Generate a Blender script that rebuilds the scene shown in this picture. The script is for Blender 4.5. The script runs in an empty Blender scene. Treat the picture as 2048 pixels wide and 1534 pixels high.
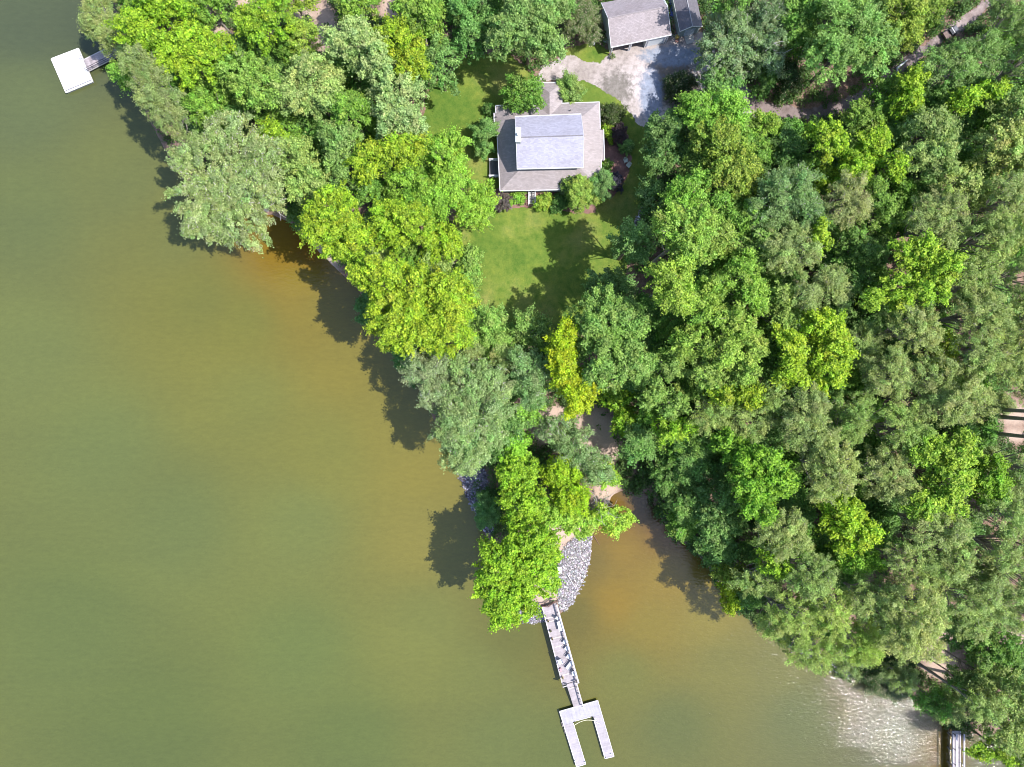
import bpy, math, random
import numpy as np
from mathutils import Vector
R = math.radians
H = 115.0                       # drone height over the water, metres
PXM = 12.0                      # photo pixels per metre at water level
CX, CY = 1024.0, 767.0

# ---------------------------------------------------------------- camera, sky, sun, exposure
scene = bpy.context.scene
cam_d = bpy.data.cameras.new("camera")
cam_d.sensor_width = 36.0
cam_d.lens = 36.0 * H / (2048.0 / PXM)
cam_d.clip_end = 2000.0
cam = bpy.data.objects.new("camera", cam_d)
cam.location = (0, 0, H)
scene.collection.objects.link(cam)
scene.camera = cam

SUN_AZ = R(-13.0)               # direction the sun stands in, measured from +X towards +Y
SUN_EL = R(58.0)
sv = Vector((math.cos(SUN_AZ) * math.cos(SUN_EL), math.sin(SUN_AZ) * math.cos(SUN_EL), math.sin(SUN_EL)))
sun_d = bpy.data.lights.new("sun", 'SUN')
sun_d.energy = 4.2
sun_d.angle = R(0.5)
sun_d.color = (1.0, 0.96, 0.90)
sun = bpy.data.objects.new("sun", sun_d)
sun.rotation_euler = (-sv).to_track_quat('-Z', 'Y').to_euler()
sun.location = sv * 200
scene.collection.objects.link(sun)

world = bpy.data.worlds.new("World")
scene.world = world
world.use_nodes = True
wn = world.node_tree
sky = wn.nodes.new("ShaderNodeTexSky")
sky.sky_type = 'NISHITA'
sky.sun_disc = False
sky.sun_elevation = SUN_EL
sky.sun_rotation = math.pi / 2 - SUN_AZ
wn.nodes["Background"].inputs[1].default_value = 0.15
wn.links.new(sky.outputs[0], wn.nodes["Background"].inputs[0])
scene.view_settings.view_transform = 'Standard'
scene.view_settings.look = 'None'
scene.view_settings.exposure = 0.95
scene.view_settings.gamma = 1.0
scene.cycles.filter_width = 1.0

# ---------------------------------------------------------------- helpers
rng = np.random.default_rng(7)
random.seed(7)
COL = scene.collection

def W(px, py, z=0.0):
    k = (H - z) / H / PXM
    return Vector(((px - CX) * k, -(py - CY) * k, z))

def s2l(c):
    return tuple(((x / 255.0) / 12.92 if x / 255.0 <= 0.04045 else ((x / 255.0 + 0.055) / 1.055) ** 2.4) for x in c)

def tag(o, label=None, cat=None, group=None, kind=None):
    if label: o["label"] = label
    if cat: o["category"] = cat
    if group: o["group"] = group
    if kind: o["kind"] = kind
    return o

def root(name, loc, label, cat, group=None):
    o = bpy.data.objects.new(name, None)
    o.empty_display_size = 0.3
    o.location = loc
    COL.objects.link(o)
    return tag(o, label, cat, group)

def link_mesh(name, me, mat, parent=None):
    if mat is not None: me.materials.append(mat)
    o = bpy.data.objects.new(name, me)
    COL.objects.link(o)
    if parent is not None:
        o.parent = parent
        top = parent
        off = Vector((0, 0, 0))
        while top is not None:
            off += top.location
            top = top.parent
        o.location = (0, 0, 0)
        me.transform(__import__('mathutils').Matrix.Translation(-off))
    return o

def np_mesh(name, verts, faces, smooth=False):
    """verts (n,3), faces (m,k) all the same k"""
    me = bpy.data.meshes.new(name)
    n, (m, k) = len(verts), faces.shape
    me.vertices.add(n)
    me.vertices.foreach_set("co", np.ascontiguousarray(verts, dtype=np.float32).ravel())
    me.loops.add(m * k)
    me.loops.foreach_set("vertex_index", np.ascontiguousarray(faces, dtype=np.int32).ravel())
    me.polygons.add(m)
    me.polygons.foreach_set("loop_start", np.arange(0, m * k, k, dtype=np.int32))
    me.polygons.foreach_set("loop_total", np.full(m, k, dtype=np.int32))
    me.update(calc_edges=True)
    if smooth:
        me.polygons.foreach_set("use_smooth", np.ones(m, dtype=bool))
    return me

class MB:
    """collects polygons into one mesh"""
    def __init__(s): s.v = []; s.f = []
    def poly(s, pts):
        b = len(s.v); s.v += [tuple(p) for p in pts]; s.f.append(list(range(b, b + len(pts)))); return s
    def prism(s, pts, z0, z1):
        """pts world xy polygon (any winding); closed prism from z0 to z1"""
        a = sum(pts[i][0] * pts[(i + 1) % len(pts)][1] - pts[(i + 1) % len(pts)][0] * pts[i][1] for i in range(len(pts)))
        pts = list(pts) if a > 0 else list(pts)[::-1]
        b, n = len(s.v), len(pts)
        s.v += [(p[0], p[1], z0) for p in pts] + [(p[0], p[1], z1) for p in pts]
        s.f.append([b + n + i for i in range(n)]); s.f.append([b + i for i in range(n)][::-1])
        for i in range(n):
            j = (i + 1) % n
            s.f.append([b + i, b + j, b + n + j, b + n + i])
        return s
    def slab(s, pts, t):
        """planar-ish 3-D polygon thickened downwards by t"""
        n, b = len(pts), len(s.v)
        a = sum(pts[i][0] * pts[(i + 1) % n][1] - pts[(i + 1) % n][0] * pts[i][1] for i in range(n))
        pts = list(pts) if a > 0 else list(pts)[::-1]
        s.v += [tuple(p) for p in pts] + [(p[0], p[1], p[2] - t) for p in pts]
        s.f.append([b + i for i in range(n)]); s.f.append([b + n + i for i in range(n)][::-1])
        for i in range(n):
            j = (i + 1) % n
            s.f.append([b + n + i, b + n + j, b + j, b + i])
        return s
    def box(s, c, size, rot=0.0):
        cx, cy, cz = c; x, y, z = size[0] / 2, size[1] / 2, size[2] / 2
        co, si = math.cos(rot), math.sin(rot)
        pts = [(cx + a * co - b * si, cy + a * si + b * co) for a, b in ((-x, -y), (x, -y), (x, y), (-x, y))]
        return s.prism(pts, cz - z, cz + z)
    def bar(s, p, q, w=0.08, h=0.08):
        """rectangular beam from p to q"""
        p, q = Vector(p), Vector(q); d = (q - p).normalized()
        up = Vector((0, 0, 1)) if abs(d.z) < 0.9 else Vector((1, 0, 0))
        a = d.cross(up).normalized() * w / 2; c = a.normalized().cross(d).normalized() * h / 2
        b = len(s.v)
        for e in (p, q): s.v += [tuple(e - a - c), tuple(e + a - c), tuple(e + a + c), tuple(e - a + c)]
        s.f += [[b, b + 1, b + 2, b + 3], [b + 7, b + 6, b + 5, b + 4]]
        for i in range(4):
            j = (i + 1) % 4
            s.f.append([b + j, b + i, b + 4 + i, b + 4 + j])
        return s
    def tube(s, pts, rads, n=6):
        b = len(s.v); pts = [Vector(p) for p in pts]
        for i, p in enumerate(pts):
            d = (pts[min(i + 1, len(pts) - 1)] - pts[max(i - 1, 0)]).normalized()
            up = Vector((0, 0, 1)) if abs(d.z) < 0.9 else Vector((1, 0, 0))
            a = d.cross(up).normalized(); c = a.cross(d)
            r = rads[i]
            for k in range(n):
                t = 2 * math.pi * k / n
                s.v.append(tuple(p + a * (r * math.cos(t)) + c * (r * math.sin(t))))
        for i in range(len(pts) - 1):
            for k in range(n):
                l = (k + 1) % n
                s.f.append([b + i * n + l, b + i * n + k, b + (i + 1) * n + k, b + (i + 1) * n + l])
        s.f.append([b + k for k in range(n)]); s.f.append([b + (len(pts) - 1) * n + k for k in range(n)][::-1])
        return s
    def dome(s, c, rx, ry, rz, n=14, m=6, lo=-0.3):
        b = len(s.v)
        for i in range(m + 1):
            ph = lo + (math.pi / 2 - lo) * i / m
            for k in range(n):
                t = 2 * math.pi * k / n
                s.v.append((c[0] + rx * math.cos(ph) * math.cos(t), c[1] + ry * math.cos(ph) * math.sin(t), c[2] + rz * math.sin(ph)))
        for i in range(m):
            for k in range(n):
                l = (k + 1) % n
                s.f.append([b + i * n + k, b + i * n + l, b + (i + 1) * n + l, b + (i + 1) * n + k])
        s.f.append([b + k for k in range(n)][::-1])
        return s
    def build(s, name, mat, parent=None, smooth=False):
        me = bpy.data.meshes.new(name)
        me.from_pydata(s.v, [], s.f)
        me.validate(); me.update()
        if smooth:
            for p in me.polygons: p.use_smooth = True
        return link_mesh(name, me, mat, parent)

def inside(poly, x, y):
    """vectorised point in polygon; poly list of (x,y)"""
    x = np.asarray(x); y = np.asarray(y)
    res = np.zeros(x.shape, bool)
    n = len(poly)
    for i in range(n):
        x1, y1 = poly[i][0], poly[i][1]; x2, y2 = poly[(i + 1) % n][0], poly[(i + 1) % n][1]
        c = ((y1 > y) != (y2 > y))
        with np.errstate(divide='ignore', invalid='ignore'):
            xi = (x2 - x1) * (y - y1) / (y2 - y1 + 1e-12) + x1
        res ^= c & (x < xi)
    return res

def dist_poly(poly, x, y):
    d = np.full(np.shape(x), 1e9)
    n = len(poly)
    for i in range(n):
        x1, y1 = poly[i][0], poly[i][1]; x2, y2 = poly[(i + 1) % n][0], poly[(i + 1) % n][1]
        dx, dy = x2 - x1, y2 - y1
        t = np.clip(((x - x1) * dx + (y - y1) * dy) / (dx * dx + dy * dy + 1e-12), 0, 1)
        d = np.minimum(d, np.hypot(x - x1 - t * dx, y - y1 - t * dy))
    return d

# ---------------------------------------------------------------- materials
def new_mat(name):
    m = bpy.data.materials.new(name); m.use_nodes = True
    return m, m.node_tree, m.node_tree.nodes["Principled BSDF"]

def noise_node(nt, scale, detail=4, rough=0.6, vec=None, dist=0.0):
    n = nt.nodes.new("ShaderNodeTexNoise")
    n.inputs["Scale"].default_value = scale; n.inputs["Detail"].default_value = detail
    n.inputs["Roughness"].default_value = rough; n.inputs["Distortion"].default_value = dist
    if vec is not None: nt.links.new(vec, n.inputs["Vector"])
    return n

def objpos(nt, scale=(1, 1, 1), rotz=0.0):
    g = nt.nodes.new("ShaderNodeNewGeometry")
    m = nt.nodes.new("ShaderNodeMapping")
    m.inputs["Scale"].default_value = scale; m.inputs["Rotation"].default_value = (0, 0, rotz)
    nt.links.new(g.outputs["Position"], m.inputs["Vector"])
    return m.outputs[0]

def ramp(nt, fac, stops):
    r = nt.nodes.new("ShaderNodeValToRGB")
    e = r.color_ramp.elements
    e[0].position, e[0].color = stops[0][0], (*stops[0][1], 1)
    e[1].position, e[1].color = stops[-1][0], (*stops[-1][1], 1)
    for p, c in stops[1:-1]:
        k = e.new(p); k.color = (*c, 1)
    nt.links.new(fac, r.inputs[0])
    return r.outputs[0]

def mix(nt, a, b, fac, mode='MIX'):
    m = nt.nodes.new("ShaderNodeMix"); m.data_type = 'RGBA'; m.blend_type = mode
    for sock, v in ((m.inputs[6], a), (m.inputs[7], b)):
        if isinstance(v, tuple): sock.default_value = (*v, 1)
        else: nt.links.new(v, sock)
    if isinstance(fac, (int, float)): m.inputs[0].default_value = fac
    else: nt.links.new(fac, m.inputs[0])
    return m.outputs[2]

def bump(nt, bs, height, strength, dist=0.05):
    b = nt.nodes.new("ShaderNodeBump")
    b.inputs["Strength"].default_value = strength; b.inputs["Distance"].default_value = dist
    nt.links.new(height, b.inputs["Height"]); nt.links.new(b.outputs[0], bs.inputs["Normal"])
    return b

def simple(name, c, rough=0.6, var=0.12, scale=3.0, metal=0.0, grain=0.0):
    c = tuple(x * .93 for x in c)
    m, nt, bs = new_mat(name)
    n = noise_node(nt, scale, 5, 0.65, objpos(nt))
    lo = tuple(max(0, x * (1 - var * 2)) for x in c); hi = tuple(min(1, x * (1 + var * 2)) for x in c)
    nt.links.new(ramp(nt, n.outputs[0], [(0.25, lo), (0.75, hi)]), bs.inputs["Base Color"])
    bs.inputs["Roughness"].default_value = rough; bs.inputs["Metallic"].default_value = metal
    if grain: bump(nt, bs, noise_node(nt, 25, 4, 0.7, objpos(nt)).outputs[0], grain)
    return m

def plank(name, c, rot, pitch=0.15, rough=0.8, var=0.16, dark=0.45, axis_scale=1.0):
    """weathered boards: lines across direction rot, every pitch metres"""
    c = tuple(x * .93 for x in c)
    m, nt, bs = new_mat(name)
    pos = objpos(nt, (1, 1, 1), -rot)
    w = nt.nodes.new("ShaderNodeTexWave"); w.wave_type = 'BANDS'; w.bands_direction = 'X'
    w.inputs["Scale"].default_value = math.pi / 10.0 / pitch; w.inputs["Distortion"].default_value = 0.4
    w.inputs["Detail"].default_value = 1.0
    nt.links.new(pos, w.inputs["Vector"])
    gap = ramp(nt, w.outputs[1], [(0.0, (dark, dark, dark)), (0.22, (1, 1, 1)), (1.0, (1, 1, 1))])
    mp = nt.nodes.new("ShaderNodeMapping"); mp.inputs["Scale"].default_value = (1.0 / pitch, 0.35, 1)
    nt.links.new(pos, mp.inputs["Vector"])
    n = noise_node(nt, 1.0, 3, 0.6, mp.outputs[0])
    lo = tuple(x * (1 - var * 1.7) for x in c); hi = tuple(min(1, x * (1 + var * 1.7)) for x in c)
    base = ramp(nt, n.outputs[0], [(0.28, lo), (0.72, hi)])
    n2 = noise_node(nt, 0.9, 4, 0.7, objpos(nt))
    st = ramp(nt, n2.outputs[0], [(0.3, (0.78, 0.76, 0.74)), (0.6, (1, 1, 1))])
    nt.links.new(mix(nt, mix(nt, base, gap, 1.0, 'MULTIPLY'), st, 1.0, 'MULTIPLY'), bs.inputs["Base Color"])
    bs.inputs["Roughness"].default_value = rough
    bump(nt, bs, w.outputs[1], 0.3, 0.02)
    return m

def leaf_mat(name, trans=0.3, rough=0.55, spec=0.35):
    m, nt, bs = new_mat(name)
    a = nt.nodes.new("ShaderNodeAttribute"); a.attribute_name = "tint"
    nt.links.new(a.outputs["Color"], bs.inputs["Base Color"])
    bs.inputs["Roughness"].default_value = rough
    bs.inputs["Specular IOR Level"].default_value = spec
    t = nt.nodes.new("ShaderNodeBsdfTranslucent")
    tc = mix(nt, a.outputs["Color"], (1.0, 1.0, 0.35), 1.0, 'MULTIPLY')
    nt.links.new(tc, t.inputs[0])
    ms = nt.nodes.new("ShaderNodeMixShader"); ms.inputs[0].default_value = trans
    nt.links.new(bs.outputs[0], ms.inputs[1]); nt.links.new(t.outputs[0], ms.inputs[2])
    nt.links.new(ms.outputs[0], nt.nodes["Material Output"].inputs[0])
    return m

LEAF = leaf_mat("leaf", 0.44)
BARK = simple("bark", (0.16, 0.12, 0.09), 0.9, 0.2, 6)
BARK_PALE = simple("pale_bark", (0.50, 0.46, 0.42), 0.8, 0.15, 5)
BARK_GREY = simple("grey_bark", (0.30, 0.26, 0.23), 0.85, 0.15, 5)
WHITE = simple("white_paint", (0.62, 0.62, 0.66), 0.5, 0.03, 2)
DARK = simple("dark_metal", (0.03, 0.03, 0.035), 0.4, 0.1, 4)
# ---------------------------------------------------------------- shoreline and terrain
SHORE_PX = [(260, -400), (235, -60), (232, 60), (245, 135), (290, 215), (345, 320), (405, 395), (480, 430), (545, 425), (582, 442),
            (620, 480), (665, 525), (718, 575), (748, 620), (795, 685), (828, 750), (868, 830), (905, 905), (922, 950), (942, 1000),
            (968, 1050), (985, 1105), (1008, 1170), (1032, 1222), (1062, 1240), (1090, 1238), (1118, 1225), (1140, 1203), (1158, 1165),
            (1172, 1122), (1180, 1078), (1190, 1045), (1212, 1012), (1220, 988), (1245, 976), (1275, 972), (1300, 985), (1322, 1030),
            (1345, 1062), (1390, 1098), (1425, 1138), (1452, 1182), (1492, 1222), (1535, 1252), (1590, 1292), (1640, 1318),
            (1680, 1342), (1725, 1352), (1765, 1372), (1830, 1398), (1872, 1432), (1915, 1452), (1985, 1478), (2100, 1520), (2400, 1640), (4200, 1900), (4200, -2600), (260, -2600)]
SHORE = [tuple(W(*p)[:2]) for p in SHORE_PX]

gx = np.arange(-75, 262, 1.0); gy = np.arange(-100, 278, 1.0)
GX, GY = np.meshgrid(gx, gy)
_in = inside(SHORE, GX, GY)
_d = dist_poly(SHORE, GX, GY)
SD = np.where(_in, _d, -_d)

def bil(F, x, y):
    x = np.clip((np.asarray(x, float) - gx[0]), 0, len(gx) - 1.001); y = np.clip((np.asarray(y, float) - gy[0]), 0, len(gy) - 1.001)
    i, j = x.astype(int), y.astype(int); u, v = x - i, y - j
    return (F[j, i] * (1 - u) + F[j, i + 1] * u) * (1 - v) + (F[j + 1, i] * (1 - u) + F[j + 1, i + 1] * u) * v

def gz(x, y):
    """ground height"""
    d = bil(SD, x, y)
    z = np.where(d > 0, 0.12 + 2.35 * (1 - np.exp(-np.maximum(d, 0) / 9.0)), 0.12 + d * 0.35)
    return np.maximum(z, -2.5)

def gzf(x, y): return float(gz(np.array([x]), np.array([y]))[0])

def G(px, py, dz=0.0):
    """point on the ground seen at this photo pixel"""
    z = 2.0
    for _ in range(4):
        p = W(px, py, z); z = gzf(p.x, p.y)
    p = W(px, py, z); p.z = z + dz
    return p

def PG(pxs): return [tuple(G(*p)[:2]) for p in pxs]

# ---- forest floor
def litter_mat():
    m, nt, bs = new_mat("leaf_litter_soil")
    pos = objpos(nt)
    n1 = noise_node(nt, 0.11, 4, 0.6, pos); n2 = noise_node(nt, 2.2, 6, 0.75, pos); n3 = noise_node(nt, 9, 3, 0.8, pos)
    a = ramp(nt, n2.outputs[0], [(0.25, (0.09, 0.055, 0.042)), (0.5, (0.20, 0.13, 0.10)), (0.78, (0.36, 0.26, 0.21))])
    b = ramp(nt, n3.outputs[0], [(0.3, (0.65, 0.65, 0.65)), (0.7, (1.2, 1.15, 1.1))])
    c = mix(nt, a, b, 1.0, 'MULTIPLY')
    f = ramp(nt, n1.outputs[0], [(0.42, (0, 0, 0)), (0.62, (1, 1, 1))])
    c2 = mix(nt, c, (0.30, 0.215, 0.18), f)
    at = nt.nodes.new("ShaderNodeAttribute"); at.attribute_name = "bare"
    c3 = mix(nt, c, (0.45, 0.345, 0.285), at.outputs["Fac"])
    c4 = mix(nt, c3, c2, 0.25)
    c5 = mix(nt, c4, b, 0.6, 'MULTIPLY')
    nt.links.new(c5, bs.inputs["Base Color"]); bs.inputs["Roughness"].default_value = 0.95
    bump(nt, bs, n2.outputs[0], 0.6, 0.15)
    return m

BARE = [(515, 4, 48, 20), (650, 50, 24, 50), (610, 20, 22, 20), (780, 15, 16, 30), (1190, 860, 40, 42), (1110, 825, 30, 18), (1220, 900, 25, 30), (1090, 860, 25, 30),
        (2030, 830, 26, 22), (2030, 872, 22, 12), (1860, 1288, 44, 38), (1885, 1332, 36, 28), (440, 70, 18, 20), (1215, 975, 25, 14), (1505, 230, 28, 22),
        (1105, 1120, 34, 60), (1098, 1190, 32, 30), (1125, 1062, 44, 26), (1210, 990, 26, 24), (650, 520, 30, 40), (2035, 1270, 30, 30), (945, 960, 25, 20)]
nx, ny = len(gx), len(gy)
hz = gz(GX, GY)
hz = hz + np.where(SD > 4, 0.10 * np.sin(GX * 0.7) * np.cos(GY * 0.6), 0)
verts = np.stack([GX.ravel(), GY.ravel(), hz.ravel()], 1)
idx = np.arange(nx * ny).reshape(ny, nx)
fc = np.stack([idx[:-1, :-1].ravel(), idx[:-1, 1:].ravel(), idx[1:, 1:].ravel(), idx[1:, :-1].ravel()], 1)
me = np_mesh("ground", verts, fc, True)
bare = np.zeros(nx * ny, np.float32)
for (bx, by, bw, bh) in BARE:
    c = G(bx, by); r1, r2 = bw / 12, bh / 12
    q = ((verts[:, 0] - c.x) / r1) ** 2 + ((verts[:, 1] - c.y) / r2) ** 2
    bare = np.maximum(bare, np.clip(1.5 - q, 0, 1))
at = me.attributes.new("bare", 'FLOAT', 'POINT'); at.data.foreach_set("value", bare.astype(np.float32))
tag(link_mesh("ground", me, litter_mat()), kind="structure")

# ---- water: one sheet, its silt colour set at points over the lake
WPTS = [(50, 40, 92, 102, 82), (180, 20, 88, 98, 80), (50, 200, 108, 118, 84), (250, 350, 122, 128, 80), (50, 420, 115, 124, 80), (50, 700, 122, 130, 80), (200, 900, 122, 132, 80),
        (350, 470, 128, 130, 75), (400, 600, 130, 130, 68), (560, 500, 156, 122, 46), (600, 560, 158, 137, 58), (640, 620, 150, 134, 60), (490, 640, 136, 134, 66), (700, 720, 148, 135, 64),
        (500, 800, 132, 133, 72), (650, 900, 138, 136, 70), (790, 850, 147, 137, 67), (850, 930, 152, 140, 68), (600, 1050, 128, 135, 78), (350, 1050, 118, 128, 78), (150, 1250, 112, 124, 74),
        (850, 1080, 150, 140, 72), (850, 1250, 132, 135, 74), (600, 1300, 116, 128, 74), (300, 1450, 108, 120, 70), (700, 1480, 110, 122, 70), (950, 1350, 126, 130, 72), (1000, 1480, 116, 124, 72),
        (1030, 1260, 118, 118, 62), (1150, 1230, 122, 112, 55), (1190, 1120, 130, 112, 58), (1240, 1100, 160, 129, 54), (1225, 1040, 150, 110, 50), (1230, 1200, 162, 130, 48), (1330, 1150, 160, 134, 58),
        (1300, 1250, 148, 130, 58), (1420, 1240, 150, 136, 66), (1450, 1320, 132, 128, 70), (1250, 1350, 126, 126, 66), (1350, 1450, 112, 118, 70), (1560, 1330, 130, 128, 76), (1600, 1430, 112, 118, 78),
        (1700, 1380, 116, 112, 74), (1780, 1470, 108, 110, 82), (1899, 1500, 112, 88, 18), (1980, 1520, 108, 108, 84), (1350, 1060, 135, 85, 45), (1300, 1010, 90, 70, 55), (620, 500, 150, 100, 40), (1100, 1500, 112, 120, 68)]  # brown point left of the corner pier paints its shadow into the water
wp = np.array([[*W(a, b)[:2]] for a, b, *_ in WPTS]); wc = np.array([s2l([c * .90 + o * .10 for c, o in zip(p[2:], (122, 127, 84))]) for p in WPTS]) * np.array([1.05, 1.05, .88])
wx = np.concatenate([np.linspace(-700, -95, 12), np.arange(-92, 100, 1.0), np.linspace(103, 700, 12)])
wy = np.concatenate([np.linspace(-700, -75, 12), np.arange(-72, 72, 1.0), np.linspace(75, 700, 12)])
WX, WY = np.meshgrid(wx, wy)
wv = np.stack([WX.ravel(), WY.ravel(), np.zeros(WX.size)], 1)
d2 = (wv[:, None, 0] - wp[None, :, 0]) ** 2 + (wv[:, None, 1] - wp[None, :, 1]) ** 2 + 6.0
wgt = d2 ** -1.6
wcol = (wgt @ wc) / wgt.sum(1, keepdims=True)
nxw, nyw = len(wx), len(wy); iw = np.arange(nxw * nyw).reshape(nyw, nxw)
fw = np.stack([iw[:-1, :-1].ravel(), iw[:-1, 1:].ravel(), iw[1:, 1:].ravel(), iw[1:, :-1].ravel()], 1)
me = np_mesh("water", wv, fw, True)
at = me.attributes.new("silt", 'FLOAT_COLOR', 'POINT')
WATER_GAIN = 0.425
at.data.foreach_set("color", np.concatenate([wcol * WATER_GAIN, np.ones((len(wcol), 1))], 1).astype(np.float32).ravel())
# wind-ruffled patch: rougher water in the lee of the right bank
rc = W(1838, 1452)
rf = np.exp(-(((wv[:, 0] - rc.x) / 17) ** 2 + ((wv[:, 1] - rc.y) / 10) ** 2))
at = me.attributes.new("ruffle", 'FLOAT', 'POINT'); at.data.foreach_set("value", rf.astype(np.float32))

def water_mat():
    m, nt, bs = new_mat("lake_water")
    a = nt.nodes.new("ShaderNodeAttribute"); a.attribute_name = "silt"
    n = noise_node(nt, 0.06, 5, 0.6, objpos(nt, (0.30, 1, 1), R(-14)), 0.8)
    v = ramp(nt, n.outputs[0], [(0.3, (0.93, 0.94, 0.97)), (0.7, (1.06, 1.06, 1.02))])
    n0 = noise_node(nt, 1.6, 5, 0.7, objpos(nt, (0.4, 1, 1)))
    v0 = ramp(nt, n0.outputs[0], [(0.3, (0.93, 0.93, 0.94)), (0.7, (1.07, 1.07, 1.06))])
    nt.links.new(mix(nt, mix(nt, a.outputs["Color"], v, 1.0, 'MULTIPLY'), v0, 1.0, 'MULTIPLY'), bs.inputs["Base Color"])
    bs.inputs["Roughness"].default_value = 0.055
    bs.inputs["IOR"].default_value = 1.33; bs.inputs['Specular IOR Level'].default_value = 0.9
    rp = nt.nodes.new("ShaderNodeAttribute"); rp.attribute_name = "ruffle"
    w1 = noise_node(nt, 2.6, 3, 0.6, objpos(nt, (0.45, 1.0, 1), R(8)), 0.5)
    w2 = noise_node(nt, 0.32, 2, 0.5, objpos(nt, (0.22, 1, 1), R(6)), 0.3)
    s = nt.nodes.new("ShaderNodeMath"); s.operation = 'MULTIPLY_ADD'; s.inputs[1].default_value = 0.35
    nt.links.new(w2.outputs[0], s.inputs[0]); nt.links.new(w1.outputs[0], s.inputs[2])
    b1 = nt.nodes.new("ShaderNodeBump"); b1.inputs["Strength"].default_value = 0.8; b1.inputs["Distance"].default_value = 0.06
    nt.links.new(s.outputs[0], b1.inputs["Height"])
    w3 = noise_node(nt, 4.2, 1.5, 0.5, objpos(nt, (0.6, 1.0, 1), R(4)), 0.8)
    b2 = nt.nodes.new("ShaderNodeBump"); b2.inputs["Distance"].default_value = 0.09
    bn = noise_node(nt, 0.55, 3, 0.6, objpos(nt, (0.18, 1, 1), R(5)))
    bm = nt.nodes.new("ShaderNodeMapRange"); bm.inputs[1].default_value = .40; bm.inputs[2].default_value = .62; bm.inputs[3].default_value = .35; bm.inputs[4].default_value = 1.0
    nt.links.new(bn.outputs[0], bm.inputs[0])
    bx = nt.nodes.new("ShaderNodeMath"); bx.operation = 'MULTIPLY'; nt.links.new(rp.outputs["Fac"], bx.inputs[0]); nt.links.new(bm.outputs[0], bx.inputs[1])
    nt.links.new(bx.outputs[0], b2.inputs["Strength"]); nt.links.new(w3.outputs[0], b2.inputs["Height"])
    nt.links.new(b1.outputs[0], b2.inputs["Normal"]); nt.links.new(b2.outputs[0], bs.inputs["Normal"])
    return m
tag(link_mesh("water", me, water_mat()), kind="structure")

# ---- draped sheets (lawn, driveway, track, mulch)
def drape(name, px_poly, mat, lift, cell=0.16, seed=0, wob=0.22):
    poly = PG(px_poly)
    xs = [p[0] for p in poly]; ys = [p[1] for p in poly]
    ax = np.arange(min(xs) - 1, max(xs) + 1, cell); ay = np.arange(min(ys) - 1, max(ys) + 1, cell)
    AX, AY = np.meshgrid(ax, ay)
    j = np.random.default_rng(seed)
    jx = np.sin(AX * 1.7 + AY * 0.9 + seed) * wob + np.sin(AX * 5.1 - AY * 4.3) * wob * 0.5
    jy = np.cos(AY * 1.9 - AX * 0.7 + seed) * wob + np.sin(AY * 6.1 + AX * 3.7) * wob * 0.5
    ok = inside(poly, AX + jx, AY + jy)
    fi = ok[:-1, :-1] & ok[1:, :-1] & ok[:-1, 1:] & ok[1:, 1:]
    # same bilinear sample of the ground grid, so the sheet never dips under it
    z = bil(hz, AX, AY) + lift
    v = np.stack([AX.ravel(), AY.ravel(), z.ravel()], 1)
    ii = np.arange(AX.size).reshape(AX.shape)
    f = np.stack([ii[:-1, :-1][fi], ii[:-1, 1:][fi], ii[1:, 1:][fi], ii[1:, :-1][fi]], 1)
    used = np.zeros(len(v), bool); used[f.ravel()] = True
    remap = np.cumsum(used) - 1
    me = np_mesh(name, v[used], remap[f], True)
    return tag(link_mesh(name, me, mat), kind="structure"), poly

def grass_mat():
    m, nt, bs = new_mat("lawn_grass")
    pos = objpos(nt)
    n1 = noise_node(nt, 0.10, 4, 0.6, pos); n2 = noise_node(nt, 0.9, 5, 0.7, pos); n3 = noise_node(nt, 7, 4, 0.8, pos)
    a = ramp(nt, n1.outputs[0], [(0.36, (0.080, 0.140, 0.020)), (0.50, (0.125, 0.175, 0.028)), (0.66, (0.190, 0.210, 0.055))])
    b = ramp(nt, n2.outputs[0], [(0.3, (0.62, 0.80, 0.65)), (0.5, (1.0, 1.0, 1.0)), (0.7, (1.3, 1.15, 1.1))])
    c = ramp(nt, n3.outputs[0], [(0.25, (0.6, 0.62, 0.55)), (0.55, (1, 1, 1)), (0.8, (1.35, 1.3, 1.3))])
    nt.links.new(mix(nt, mix(nt, a, b, 1.0, 'MULTIPLY'), c, 1.0, 'MULTIPLY'), bs.inputs["Base Color"])
    bs.inputs["Roughness"].default_value = 0.9; bs.inputs["Specular IOR Level"].default_value = 0.2
    bump(nt, bs, n3.outputs[0], 0.5, 0.06)
    return m

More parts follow.
